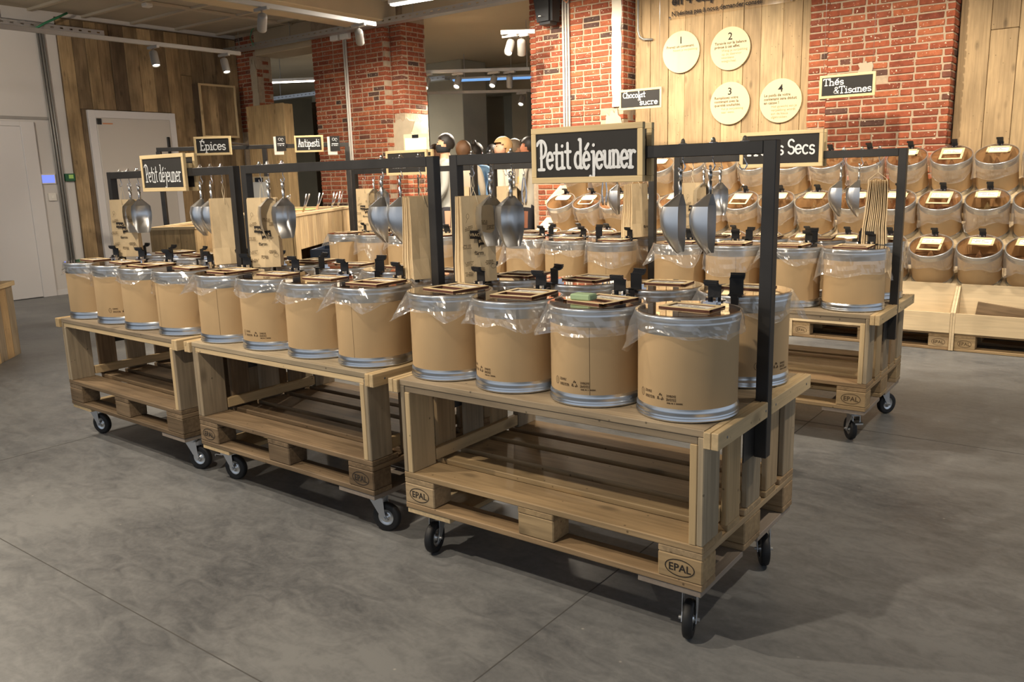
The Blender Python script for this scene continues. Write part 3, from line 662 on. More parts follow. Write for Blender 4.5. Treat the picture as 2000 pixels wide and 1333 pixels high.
a = at_x(512, 35, X2); spot_head((X2, a.y, pt.z), (-0.62, 0.35, -0.66), 'grey spotlight turned away, before the short pillar', True, 130)
a = at_x(700, 48, X2); spot_head((X2, a.y, pt.z), (-0.55, 0.62, -0.62), 'grey spotlight turned away, before the broad pillar', True, 200)
def tube_lamp(label, c, L, rz):
    t = thing('tube_luminaire', label, 'tube light', c, rz, 'tube luminaires')
    for x in (-L/3, L/3): bx('hanger', t, (x-0.004, -0.004, 0.05), (x+0.004, 0.004, 3.52-c.z if c.y > 6.6 else 3.66-c.z), 'pipe_grey', 0)
    bx('housing', t, (-L/2, -0.04, 0.0), (L/2, 0.04, 0.05), 'plastic_white', 0.005); bx('diffuser', t, (-L/2+0.02, -0.03, -0.02), (L/2-0.02, 0.03, 0.0), 'tube_glow', 0.005)
    area((c.x, c.y, c.z-0.03), (0, 0, rz), L, 0.06, 80, (1, 0.93, 0.82)).name = 'tube_light'
    return t
p = at_depth(850, -6, 8.6); tube_lamp('lit tube light above the wide opening', p, 1.2, 0.1)
p = at_depth(592, 158, 14.5); tube_lamp('lit tube light hanging in the room behind', p, 1.2, 0.55)
# dome camera in the room behind
p = at_y(545, 88, 7.2)
t = thing('dome_camera', 'white dome camera seen through narrow opening', 'camera', (p.x, p.y, p.z))
link('housing', lathe([(0, 0.1), (0.09, 0.1), (0.1, 0.08), (0.1, 0.0), (0.07, -0.02), (0, -0.02)], 24), t, 'plastic_white'); link('lens_dome', lathe([(0.06, -0.02), (0.05, -0.05), (0.03, -0.07), (0, -0.075)], 20), t, 'fridge_dark')
bx('ceiling_mount', t, (-0.03, -0.03, 0.1), (0.03, 0.03, 3.52-p.z), 'plastic_white', 0.004)

# ================================================================== DRUMS
DR, DH = 0.155, 0.315
def M(me, mat): me.materials.append(MATS[mat]); return me
drum_body = M(lathe([(0.148, 0.012), (0.1505, 0.02), (0.1505, 0.285), (0.1505, 0.306), (0.146, 0.306), (0.146, 0.02), (0, 0.02)], 48), 'cardboard')
drum_bottom = M(lathe([(0.14, 0.0), (0.152, 0.0), (0.1555, 0.003), (0.156, 0.007), (0.1535, 0.010), (0.1545, 0.013), (0.1535, 0.016), (0.1525, 0.019), (0.1545, 0.026), (0.1535, 0.033), (0.1512, 0.038), (0.1505, 0.040)], 48), 'galvanised')
drum_top = M(lathe([(0.1505, 0.256), (0.152, 0.258), (0.1525, 0.284), (0.1545, 0.287), (0.1545, 0.291), (0.1530, 0.294), (0.1555, 0.299), (0.1575, 0.304), (0.1575, 0.309), (0.1550, 0.3125), (0.149, 0.3125), (0.147, 0.309), (0.147, 0.256)], 48), 'galvanised')
drum_lid = M(lathe([(0, 0.3135), (0.1515, 0.3135), (0.1525, 0.3148), (0.1515, 0.3165), (0, 0.3165)], 48, smooth=False), 'acrylic')
def contents_mesh(seed, tilt=0.0):
    rnd = random.Random(seed); n, m = 24, 5; v = [(0, 0, 0.283+rnd.uniform(-0.004, 0.004))]; f = []
    for k in range(1, m+1):
        for i in range(n):
            a = 2*PI*i/n; r = 0.1455*k/m
            v.append((r*math.cos(a), r*math.sin(a), 0.280+rnd.uniform(-0.005, 0.005)+0.008*math.sin(2*a+seed)*k/m-tilt*(r*math.sin(a)+0.1455)))
    for i in range(n):
        j = (i+1) % n; f.append((0, 1+i, 1+j))
        for k in range(m-1): f.append((1+k*n+i, 1+(k+1)*n+i, 1+(k+1)*n+j, 1+k*n+j))
    return M(from_data(v, f, 'contents', True), 'dry_goods')
fill = [contents_mesh(s) for s in range(3)]; fill_t = [contents_mesh(s, 0.45) for s in range(3)]
def liner_mesh(seed, drop=0.066, amp=0.045, flare=0.014):
    """thin bag folded over the rim: irregular hem, sharp radial pleats and a few stiff ears"""
    rnd = random.Random(seed); n = 120
    def per(k0, k1, a):
        tr = [(k, rnd.uniform(0, 2*PI), a*rnd.uniform(0.4, 1)/(1+0.15*k)) for k in range(k0, k1)]
        return lambda t: sum(q*math.sin(k*t+p) for k, p, q in tr)
    low, mid = per(1, 6, 0.55), per(5, 14, 0.6)
    diag = [0.7, 2.44, 3.84, 5.58]; rnd.shuffle(diag)
    ears = [(c+rnd.uniform(-0.35, 0.35), rnd.uniform(0.16, 0.30), rnd.uniform(0.03, 0.06)) for c in diag[:rnd.randint(2, 4)]]
    npl = rnd.randint(15, 21); cuts = sorted(rnd.uniform(0, 2*PI) for _ in range(npl)); amps = [rnd.uniform(-0.004, 0.010) for _ in range(npl)]
    def pleat(a):          # piecewise linear folds
        for q in range(npl):
            a0 = cuts[q]; a1 = cuts[(q+1) % npl]+(2*PI if q == npl-1 else 0); aa = a if a >= cuts[0] else a+2*PI
            if a0 <= aa < a1: t = (aa-a0)/(a1-a0); return amps[q]*(1-t)+amps[(q+1) % npl]*t
        return 0.0
    v, f = [], []; prof = [-0.2, 0.0, 0.10, 0.2, 0.34, 0.48, 0.62, 0.76, 0.88, 0.97, 1.0]
    for ti, t in enumerate(prof):
        for i in range(n):
            a = 2*PI*i/n; ear = sum(h*max(0, 1-abs(math.atan2(math.sin(a-c), math.cos(a-c)))/(1.8*w)) for c, w, h in ears)
            L = max(0.02, drop+amp*low(a)*0.8+0.5*pleat(a)*1.2+ear*0.8)
            if ti == 0: r, z = 0.1447, 0.286
            elif ti == 1: r, z = 0.1462, 0.3128
            elif ti == 2: r, z = 0.1590, 0.3150
            else:
                s = (t-0.10)/0.90
                r = 0.1600 + s*(flare*(0.6+0.5*low(a)) + ear*1.0) + (pleat(a)*1.3+0.0015*mid(a))*min(1, s*1.8) + (0.0025*math.sin(17*s+5*a+seed)+rnd.uniform(-0.0016, 0.0016))*s
                r = max(r, 0.1596)+(0.0035 if t == 1.0 else 0); z = 0.3135-L*min(s, 0.972)
            x, y = r*math.cos(a), r*math.sin(a); lim = 0.1606+max(0.0, abs(y)-0.10)*0.9
            v.append((max(-lim, min(lim, x)), y, z))
    for k in range(len(prof)-1):
        for i in range(n):
            j = (i+1) % n; f.append((k*n+i, k*n+j, (k+1)*n+j, (k+1)*n+i))
    return M(from_data(v, f, 'liner', False), 'liner')
liners = [liner_mesh(s) for s in range(12)]
liners_long = [liner_mesh(40+s, 0.14, 0.05, 0.012) for s in range(6)]
def label_mesh(double):
    """laser-cut wooden label frame: pale face layer on dark edges; returns (dark body, pale face)"""
    W_, D_, b = 0.17, (0.178 if double else 0.1), 0.0165
    out = []
    for z0, z1, ins, mat in ((0, 0.0046, 0, 'label_edge'), (0.0046, 0.006, 0.0, 'label_wood')):
        bm = bmesh.new()
        rows = [(-D_/2, -D_/2+b), (D_/2-b, D_/2)]+([(-b/2, b/2)] if double else [])
        for y0, y1 in rows: add_box(bm, (-W_/2, y0, z0), (W_/2, y1, z1))
        for x0, x1 in ((-W_/2, -W_/2+b), (W_/2-b, W_/2)): add_box(bm, (x0, -D_/2, z0), (x1, D_/2, z1))
        out.append(M(from_bm(bm, 'label_frame'), mat))
    bm = bmesh.new()
    add_box(bm, (-W_/2+b, (b/2 if double else -D_/2+b), 0.001), (W_/2-b, D_/2-b, 0.002))
    out.append(M(from_bm(bm, 'label_card'), 'paper'))
    return out
lab1, lab2 = label_mesh(False), label_mesh(True)
card_print = M(ribbons(shift(scribble(0.08, 0.008, 12), -0.02, 0.012)+shift(scribble(0.1, 0.005, 16), 0, -0.006), 0.0016), 'ink'); card_print.transform(Matrix.Rotation(-PI/2, 4, 'X'))
def clip_mesh():
    bm = bmesh.new()
    add_box(bm, (-0.0225, -0.002, 0.0), (0.0225, 0.002, 0.052)); add_box(bm, (-0.0225, -0.002, 0.0), (0.0225, 0.03, 0.004))
    for i in range(5):   # rolled-over grip
        a = i/4*PI*0.55; y0 = -0.002-0.018*math.sin(a); z0 = 0.052+0.014*(1-math.cos(a))
        add_box(bm, (-0.0235, y0-0.008, z0-0.002), (0.0235, y0+0.004, z0+0.003))
    add_box(bm, (-0.012, 0.026, -0.03), (0.012, 0.030, 0.004))
    return M(from_bm(bm, 'clip'), 'black_clip')
clip_me = clip_mesh()
bm = bmesh.new()
for sx in (-1, 1): add_box(bm, (sx*0.009-0.003, -0.016, 0.0), (sx*0.009+0.003, -0.002, 0.012))
add_box(bm, (-0.016, -0.02, 0.0), (0.016, 0.0, 0.003))
hinge_me = M(from_bm(bm, 'hinge'), 'chrome')
def bend(me, R=0.1513):
    for v in me.vertices:
        a = v.co.x/R; v.co = Vector((R*math.sin(a), -R*math.cos(a), v.co.z))
    return me
def recycle_lines(s):
    out = []
    for k in range(3):
        c, sn = math.cos(2*PI*k/3), math.sin(2*PI*k/3)
        pts = [(-0.30, -0.42), (-0.52, -0.05), (-0.2, 0.52), (0.0, 0.75)]
        pts = [(-0.28, 0.42), (-0.02, 0.86), (0.26, 0.42)]; out.append([((x*c-z*sn)*s, (x*sn+z*c)*s) for x, z in pts])
        ah = [(0.12, 0.52), (0.27, 0.40), (0.34, 0.60)]; out.append([((x*c-z*sn)*s, (x*sn+z*c)*s) for x, z in ah])
    return out
def print_mesh():
    L = shift(recycle_lines(0.013), 0, 0.072)
    th = ribbons(L, 0.0028); v0 = [tuple(v.co) for v in th.vertices]; f0 = [tuple(p.vertices) for p in th.polygons]
    L2 = shift(scribble(0.034, 0.006, 8), 0.038, 0.078)+shift(scribble(0.036, 0.007, 8), 0.038, 0.067)+shift(scribble(0.05, 0.003, 18), 0.045, 0.057)
    L2 += shift(scribble(0.03, 0.007, 6), -0.045, 0.084)+shift(scribble(0.044, 0.008, 9), -0.041, 0.068)+[arc(-0.075, 0.076, 0.008, 0.012, 0, 360, 12), [(-0.075, 0.069), (-0.075, 0.083)]]
    t2 = ribbons(L2, 0.0013); n = len(v0)
    v = v0+[tuple(x.co) for x in t2.vertices]; f = f0+[tuple(n+i for i in p.vertices) for p in t2.polygons]
    return M(bend(from_data(v, f, 'print')), 'ink_faint')
drum_print = print_mesh()
seam_me = M(bend(from_data([(-0.0006, 0, 0.04), (0.0006, 0, 0.04), (0.0006, 0, 0.256), (-0.0006, 0, 0.256)], [(0, 1, 2, 3)], 'seam'), 0.1508), 'ink_faint')
def make_drum(loc, label, group, front=True, tilt=0.0, double=None, mark=None, long=False, detail=True, parent_rot=0.0, seed=0):
    rnd = random.Random(seed)
    t = thing('storage_drum', label, 'drum', loc, 0, group, rot=(tilt, 0, parent_rot))
    b = link('cardboard_body', drum_body, t)
    if mark is not None: link('printed_mark', drum_print, b, None, (0, 0, 0), (0, 0, mark))
    if detail and rnd.random() < 0.5: link('seam', seam_me, b, None, (0, 0, 0), (0, 0, rnd.uniform(-0.3, 0.9)))
    link('bottom_ring', drum_bottom, t); link('top_ring', drum_top, t)
    link('contents', rnd.choice(fill_t if tilt else fill), t, None, (0, 0, 0), (0, 0, 0 if tilt else rnd.uniform(0, 6)))
    link('plastic_liner', rnd.choice(liners_long if long else liners), t, None, (0, 0, 0), (0, 0, rnd.choice((0, PI))+rnd.uniform(-0.01, 0.01)))
    lid = link('clear_lid', drum_lid, t)
    s = 1 if front else -1
    dbl = (rnd.random() < 0.6) if double is None else double
    lm = lab2 if dbl else lab1
    if tilt: lx, ly, rz = rnd.uniform(-0.01, 0.01), 0.055+(-0.045 if dbl else 0), rnd.uniform(-0.06, 0.06)
    else: lx, ly, rz = rnd.uniform(-0.015, 0.015), (0.02 if front else 0.05)+rnd.uniform(-0.012, 0.012), rnd.uniform(-0.14, 0.14)
    fr = link('label_frame', lm[0], t, None, (lx, ly, 0.3165), (0, 0, rz)); link('frame_face', lm[1], fr); link('price_card', lm[2], fr)
    link('card_print', card_print, fr, None, (0, 0.03 if dbl else 0, 0.0022))
    ca = rnd.uniform(-0.35, 0.35) if not tilt else rnd.uniform(-0.05, 0.05)
    q = PI/2*s+ca if not tilt else PI/2
    c = link('clip', clip_me, t, None, (0.147*math.cos(q), 0.147*math.sin(q), 0.3165), (0, 0, q-PI/2))
    link('hinge', hinge_me, c).scale = (1.5, 1.4, 1.4)
    return t

# ================================================================== CARTS
def EPAL(parent, loc, rz, mat='ink'):
    """burnt EPAL oval on a pallet block"""
    o = link('stamp', ribbons([arc(0, 0, 0.047, 0.026, 0, 360, 28)], 0.0028), parent, mat, loc, (0, 0, rz))
    me = text_mesh('EPAL', 0.034, bold=0.0004); me.transform(Matrix.Translation((0, -0.0008, -0.0115))); link('stamp_letters', me, parent, mat, loc, (0, 0, rz))
def pallet(t, z0, top='pallet_pale', blk='pallet_pale', stamps=True, ink='ink', right_stamp=True):
    """EUR pallet, front right corner at the parent's origin, 1.2 along -X, 0.8 along +Y"""
    xs = ((-1.2, -1.055), (-0.6725, -0.5275), (-0.145, 0.0)); ys = ((0, 0.1), (0.3275, 0.4725), (0.7, 0.8))
    for y0, y1 in ys: bx('bottom_board', t, (-1.2, y0, z0), (0, y1, z0+0.022), top, 0.003)
    for i, (x0, x1) in enumerate(xs):
        for j, (y0, y1) in enumerate(ys):
            b = bx('pallet_block', t, (x0, y0+0.002*((i+j) % 2), z0+0.022), (x1, y1, z0+0.1), blk, 0.004)
            if j == 0 and stamps and (i == 0 or (i == 2 and right_stamp)): EPAL(b, (0, -(y1-y0)/2-0.0002, 0), 0, ink)
    for x0, x1 in xs: bx('stringer_board', t, (x0, 0.001, z0+0.1), (x1, 0.799, z0+0.122), top, 0.003)
    for y0, y1 in ((0, 0.145), (0.186, 0.286), (0.3275, 0.4725), (0.514, 0.614), (0.655, 0.8)): bx('deck_board', t, (-1.2, y0, z0+0.122+random.uniform(-0.0005, 0)), (0, y1, z0+0.144), top, 0.003)
wheel_me = M(lathe([(0.034, -0.014), (0.052, -0.0155), (0.0575, -0.013), (0.0605, -0.006), (0.0605, 0.006), (0.0575, 0.013), (0.052, 0.0155), (0.034, 0.014)], 32), 'rubber')
hub_me = M(lathe([(0, -0.016), (0.012, -0.016), (0.013, -0.008), (0.026, -0.007), (0.034, -0.0125), (0.036, -0.012), (0.036, 0.012), (0.034, 0.0125), (0.026, 0.007), (0.013, 0.008), (0.012, 0.016), (0, 0.016)], 28), 'galvanised')
def fork_mesh():
    bm = bmesh.new(); zt = 0.169
    add_box(bm, (-0.05, -0.04, zt-0.004), (0.05, 0.04, zt)); 
    for sy in (-1, 1):
        y0, y1 = sorted((sy*0.021, sy*0.0235))
        pts = [(-0.034, zt-0.022), (0.03, zt-0.022), (0.034, 0.08), (0.047, 0.052), (0.026, 0.048)]
        lo = [bm.verts.new((x, y0, z)) for x, z in pts]; hi = [bm.verts.new((x, y1, z)) for x, z in pts]
        bm.faces.new(lo); bm.faces.new(hi[::-1]); n = len(pts)
        for i in range(n): bm.faces.new((lo[i], lo[(i+1) % n], hi[(i+1) % n], hi[i]))
    add_box(bm, (-0.034, -0.0235, zt-0.0245), (0.03, 0.0235, zt-0.0215))
    bmesh.ops.create_cone(bm, cap_ends=True, segments=20, radius1=0.026, radius2=0.026, depth=0.018, matrix=Matrix.Translation((0, 0, zt-0.013)))
    bmesh.ops.create_cone(bm, cap_ends=True, segments=10, radius1=0.006, radius2=0.006, depth=0.064, matrix=Matrix.Translation((0.034, 0, 0.0605)) @ Matrix.Rotation(PI/2, 4, 'X'))
    bmesh.ops.recalc_face_normals(bm, faces=bm.faces)
    return M(from_bm(bm, 'fork'), 'zinc_fork')
fork_me = fork_mesh()
bm = bmesh.new(); add_box(bm, (-0.075, -0.02, 0.118), (-0.03, 0.02, 0.122)); add_box(bm, (-0.075, -0.02, 0.110), (-0.071, 0.02, 0.122)); add_box(bm, (-0.04, -0.02, 0.12), (-0.02, -0.016, 0.145)); add_box(bm, (-0.04, 0.016, 0.12), (-0.02, 0.02, 0.145))
brake_me = M(from_bm(bm, 'brake'), 'galvanised')
def caster(t, x, y, ang, brake=False):
    c = link('caster', fork_me, t, None, (x, y, 0), (0, 0, ang))
    w = link('wheel', wheel_me, c, None, (0.034, 0, 0.0605), (PI/2, 0, 0)); link('wheel_hub', hub_me, c, None, (0.034, 0, 0.0605), (PI/2, 0, 0))
    if brake: link('brake_pedal', brake_me, c)
ZB, ZT = 0.189, 0.689
def make_cart(loc, rz, label, pal='pallet_pale', blk='pallet_pale', casters=None, stamp=True, ink='ink', top='board_grey', lip='lath_new'):
    t = thing('display_cart', label, 'cart', loc, rz, 'pallet display carts')
    pallet(t, ZB, pal, blk, stamp, ink)
    zd = ZB+0.144
    for x0 in (-1.195, -0.215):
        for y0 in (0.004, 0.466): bx('corner_plate', t, (x0, y0, ZB-0.02), (x0+0.21, y0+0.33, ZB), 'ply_grey' if x0 > -1 else 'lath_new', 0.002)
    for (x, y), (ang, br) in zip(((-0.075, 0.09), (-1.13, 0.1), (-0.065, 0.68), (-1.1, 0.7)), casters or [(1.2, False)]*4): caster(t, x, y, ang, br)
    for side in (0, 1):
        f = (lambda a, b: (a, b)) if side == 0 else (lambda a, b: (-1.2-b, -1.2-a))
        x0, x1 = f(-0.022, -0.001)
        ya = 0.0
        for k, wd in enumerate((0.115, 0.105, 0.115, 0.105, 0.11)):     # upright end boards with gaps
            bx('end_board', t, (x0, ya, zd), (x1, ya+wd, ZT-0.022-0.001*(k % 2)), 'board_grey' if k % 2 == 0 else pal, 0.003); ya += wd+0.0625
        x0, x1 = f(-0.046, -0.023)
        bx('corner_upright', t, (x0, 0.0, zd), (x1, 0.13, ZT-0.046), 'lath_new' if side == 0 or pal == 'pallet_pale' else 'board_grey', 0.002)
        bx('corner_upright', t, (x0, 0.67, zd), (x1, 0.8, ZT-0.046), 'board_grey', 0.002)
        bx('end_rail', t, (x0, 0.135, zd+0.012), (x1, 0.665, zd+0.058), 'lath_new', 0.002)
        x0, x1 = f(0.0, 0.022); x2, x3 = f(0.0235, 0.046)
        for a, b in ((0.0, 0.377), (0.427, 0.81)): bx('lip_board', t, (x0, a-0.012, ZT-0.05), (x1, b, ZT), lip, 0.002); bx('lip_board', t, (x2, a-0.012, ZT-0.05), (x3, b, ZT+0.001), lip, 0.002)
        for y in (0.05, 0.36, 0.45, 0.76):
            s = link('screw', _screw, t, None, ((0.0462 if side == 0 else -1.2462), y, ZT-0.024), (0, PI/2 if side == 0 else -PI/2, 0))
        # steel frame
        x0, x1 = f(0.003, 0.043); bx('frame_post', t, (x0, 0.38, 0.50), (x1, 0.42, 1.4975), 'black_steel', 0.002)
        x0, x1 = f(-0.0005, 0.0045); bx('mounting_plate', t, (x0, 0.29, 0.505), (x1, 0.378, ZT-0.051), 'black_steel', 0.001)
    for k in range(5): bx('top_board', t, (-1.199, k*0.16, ZT-0.022), (-0.001, k*0.16+0.1585, ZT-0.0005*(k % 2)), top, 0.002)
    bx('front_lath', t, (-1.177, 0.003, ZT-0.046), (-0.023, 0.025, ZT-0.0225), 'lath_new' if pal != 'pallet_pale' else 'board_grey', 0.002); bx('back_lath', t, (-1.177, 0.775, ZT-0.046), (-0.023, 0.797, ZT-0.0225), 'lath_new', 0.002)
    bx('crossbar', t, (-1.203, 0.38, 1.457), (0.003, 0.42, 1.497), 'black_steel', 0.002)
    return t
_screw = M(lathe([(0, 0.001), (0.004, 0.0008), (0.0045, 0)], 10), 'screw')
carts = {
 'A': ((0, 0, 0), 0.0059, 'pallet_pale', 'pallet_pale', [(-1.28, False), (-1.35, True), (-1.05, True), (1.2, False)], True, 'ink'),
 'B': ((-1.378, -0.002, 0), -0.0124, 'pallet_aged', 'pallet_aged', [(0.35, False), (0.25, True), (0.3, False), (0.5, False)], True, 'ink'),
 'C': ((-2.716, 0.005, 0), -0.0269, 'pallet_aged', 'pallet_aged', [(0.4, False), (0.3, False), (0.3, False), (0.5, False)], False, 'ink'),
 'D': ((-0.095, 2.166, 0), 0.0139, 'pallet_pale', 'pallet_pale', [(2.2, True), (0.3, False), (1.0, False), (0.5, False)], True, 'ink_faint'),
 'E': ((-1.53, 2.17, 0), 0.0, 'pallet_pale', 'pallet_pale', None, False, 'ink'),
 'F': ((-2.955, 2.17, 0), 0.0, 'pallet_pale', 'pallet_pale', None, False, 'ink')}
cart_label = {
 'A': 'pallet cart on wheels with clean EPAL stamps, carrying the large Petit déjeuner sign',
 'B': 'worn pallet cart without a sign, between the two Petit déjeuner carts',
 'C': 'worn brown pallet cart with the small Petit déjeuner sign, nearest the white wall',
 'D': 'pallet cart carrying the Fruits Secs sign, before the stepped drum shelf',
 'E': 'pallet cart right behind the large Petit déjeuner sign, beside the Fruits Secs cart',
 'F': 'pallet cart behind the unsigned worn cart, nearest the broad brick pillar'}
short = {'A': 'clean EPAL cart', 'B': 'unsigned worn cart', 'C': 'small Petit déjeuner cart', 'D': 'Fruits Secs cart', 'E': 'cart behind the large sign', 'F': 'cart near the broad brick pillar'}
ordn = ['first', 'second', 'third', 'fourth']
end_of = {'A': 'free corner post', 'B': 'clean EPAL cart', 'C': 'unsigned worn cart', 'D': 'free corner post', 'E': 'Fruits Secs cart', 'F': 'neighbouring cart'}
CT = {}; marks = {('A', 0, 3): None, ('A', 0, 0): -0.12, ('A', 0, 1): 0.1, ('B', 0, 2): 0.25, ('C', 0, 2): 1.0, ('A', 1, 0): 1.15, ('A', 0, 2): -0.42}
sd = 100
for k, (loc, rz, pal, blk, cs, st, ink) in carts.items():
    CT[k] = make_cart(loc, rz, cart_label[k], pal, blk, cs, st, ink)
    Mx = Matrix.Translation(loc) @ Matrix.Rotation(rz, 4, 'Z')
    for r in (0, 1):
        for i in range(4):
            sd += 1
            dx = {('A', 0): (-0.135, -0.46, -0.777, -1.1)}.get((k, r), tuple(-0.137-0.322*q for q in range(4)))[i]
            p = Mx @ Vector((dx+random.uniform(-0.004, 0.004), (0.18, 0.63)[r]+random.uniform(-0.008, 0.008), ZT+0.0012))
            side = 'front row' if r == 0 else 'back row'
            dbl = {('A', 0, 0): False, ('A', 0, 1): True, ('A', 0, 2): True, ('A', 0, 3): True, ('B', 0, 0): True, ('B', 0, 1): False, ('B', 0, 2): False}.get((k, r, i))
            rear = k in 'DEF'
            make_drum(p, f'{ordn[i]} drum from the {end_of[k]}, {side}, {short[k]}', 'cardboard drums on the carts', r == 0, 0.0, dbl,
                      marks.get((k, r, i)) if not rear else None, rear and i % 2 == 0, True, random.uniform(-0.05, 0.05), sd)

# ================================================================== HOOKS, SCOOPS, BAGS
hook_me = []
pts = [(0, 0, 0.012), (0, 0, -0.055)] + [(0.013-0.013*math.cos(a), 0, -0.062-0.013*math.sin(a)) for a in [PI*i/8*1.25 for i in range(9)]]
hook_shank = M(tube([(0, 0, -0.0012), (0, 0, -0.012), (0.004, 0, -0.02), (0.008, 0, -0.027), (0.008, 0, -0.034), (0.002, 0, -0.043), (-0.007, 0, -0.044), (-0.013, 0, -0.037), (-0.014, 0, -0.029)], 0.0022, 8), 'chrome')
hook_cap = M(lathe([(0.014, 0.0), (0.014, 0.002), (0.008, 0.003), (0.007, 0.010), (0.004, 0.016), (0, 0.018)], 14), 'chrome')
def hook(P, rz, label):
    """P: point on the bar axis in the room; shank passes through the 40 mm bar"""
    t = thing('bar_hook', label, 'hook', (P.x, P.y, 1.457), rz, 'chrome hooks through the black bars')
    link('shank', hook_shank, t); link('cap_nut', hook_cap, t, None, (0, 0, 0.0401)); link('washer', hook_cap, t, None, (0, 0, -0.0001), (PI, 0, 0)).scale = (0.7, 0.7, 0.15)
    return t
def scoop_mesh():
    v, f = [], []; n = 14
    S_ = [(0.0, 0.012, 0.014), (0.0, 0.012, 0.014), (0.20, 0.050, 0.062), (0.20, 0.050, 0.062), (0.35, 0.0535, 0.070), (0.52, 0.0535, 0.068), (0.70, 0.050, 0.057), (0.86, 0.043, 0.037), (1.0, 0.032, 0.012)]
    for s, a, b in S_:
        for i in range(n+1):
            ph = PI*i/n; c, q = math.cos(ph), math.sin(ph); e = 0.62
            x = a*math.copysign(abs(c)**e, c); y = b*q**e
            v.append((x, y, -0.078-s*0.19))
    for k in range(len(S_)-1):
        if S_[k][0] == S_[k+1][0]: continue
        for i in range(n): f.append((k*(n+1)+i, k*(n+1)+i+1, (k+1)*(n+1)+i+1, (k+1)*(n+1)+i))
    f.append(tuple(range(n+1)))
    me = from_data(v, f, 'bowl', True)
    bm = bmesh.new(); bm.from_mesh(me); bmesh.ops.recalc_face_normals(bm, faces=bm.faces)
    bm.to_mesh(me); bm.free()
    for p in me.polygons: p.use_smooth = True
    return M(me, 'scoop_metal')
scoop_bowl = scoop_mesh()
bm = bmesh.new()
for z0, z1, w0, w1 in ((0.0, -0.03, 0.0085, 0.0085), (-0.03, -0.084, 0.0085, 0.006)):
    vs = add_box(bm, (-1, 0.002, z1), (1, 0.013, z0))
    for q in vs: q.co.x = math.copysign(w0 if abs(q.co.z-z0) < 1e-6 else w1, q.co.x)
bmesh.ops.bevel(bm, geom=list(bm.edges), offset=0.003, segments=2, affect='EDGES')
scoop_handle = M(from_bm(bm, 'handle', True), 'scoop_metal')
ring = [(0.009*math.cos(2*PI*i/14), 0.0075, 0.004+0.009*math.sin(2*PI*i/14)) for i in range(14)]
scoop_eye = M(tube(ring, 0.0024, 6, closed=True), 'chrome')
def scoop(P, rz, label, z=1.417):
    t = thing('metal_scoop', label, 'scoop', (P.x, P.y, z), rz, 'metal scoops hanging from the bars')
    link('bowl', scoop_bowl, t); link('handle', scoop_handle, t, None, (0, 0, -0.004)); link('hanging_eye', scoop_eye, t, None, (0, 0, -0.002))
    return t
def bag_mesh():
    bm = bmesh.new(); vs = add_box(bm, (-0.072, -0.0026, -0.33), (0.072, 0.0026, 0.0))
    bmesh.ops.subdivide_edges(bm, edges=list(bm.edges), cuts=3, use_grid_fill=True)
    for v in bm.verts:
        t = -v.co.z/0.33; v.co.y *= (0.4+0.9*t); v.co.x *= 0.97+0.04*t; v.co.y += 0.004*math.sin(v.co.x*40+t*5)*(0.3+t) - 0.006*max(0, t-0.86)*6
    return M(from_bm(bm, 'bag', False), 'kraft_bag')
bag_me = bag_mesh()
bag_core = {}
def print_bag():
    """marks on the front bag: two speech labels, shop word, small drawings"""
    parts = []
    lab = bmesh.new()
    def quad(cx, cz, w, h, r):
        c, s = math.cos(r), math.sin(r); q = [(-w, -h), (w, -h), (w, h), (-w, h)]
        lab.faces.new([lab.verts.new((cx+x*c-z*s, 0, cz+x*s+z*c)) for x, z in q])
    quad(-0.022, -0.146, 0.020, 0.016, -0.06); quad(0.014, -0.170, 0.023, 0.016, 0.12)
    lab.faces.new([lab.verts.new(p) for p in ((-0.008, 0, -0.184), (0.004, 0, -0.184), (-0.006, 0, -0.198))])
    blk = M(from_bm(lab, 'logo'), 'ink')
    a = text_mesh('VRAC', 0.016, bold=0.0002); a.transform(Matrix.Translation((-0.022, -0.0008, -0.152)) @ Matrix.Rotation(0.06, 4, 'Y'))
    b = text_mesh('BULK', 0.016, bold=0.0002); b.transform(Matrix.Translation((0.014, -0.0008, -0.176)) @ Matrix.Rotation(-0.12, 4, 'Y'))
    c = text_mesh('färm', 0.022, bold=0.0004); c.transform(Matrix.Translation((-0.005, 0, -0.224)))
    L = []
    for x, z, r in ((0.02, -0.095, -0.1), (-0.045, -0.115, 0.2), (0.05, -0.115, 0.05), (-0.055, -0.185, 0), (-0.05, -0.25, 0.1), (0.04, -0.25, 0), (0.0, -0.275, -0.1), (-0.05, -0.29, 0)):
        for q in range(3): L += shift(scribble(random.uniform(0.03, 0.042), 0.003, 10), x, z-q*0.006, r)
    L += [arc(-0.048, -0.075, 0.006, 0.010, 0, 360, 8), [(-0.05, -0.085), (-0.056, -0.1)], arc(0.055, -0.272, 0.012, 0.009, 0, 360, 8)]
    d = ribbons(L, 0.0011)
    return blk, M(a, 'kraft_bag'), M(b, 'kraft_bag'), M(c, 'ink'), M(d, 'ink_faint')
BP = print_bag()
back_print = text_mesh('färm', 0.024, bold=0.0005); back_print.materials.append(MATS['ink'])
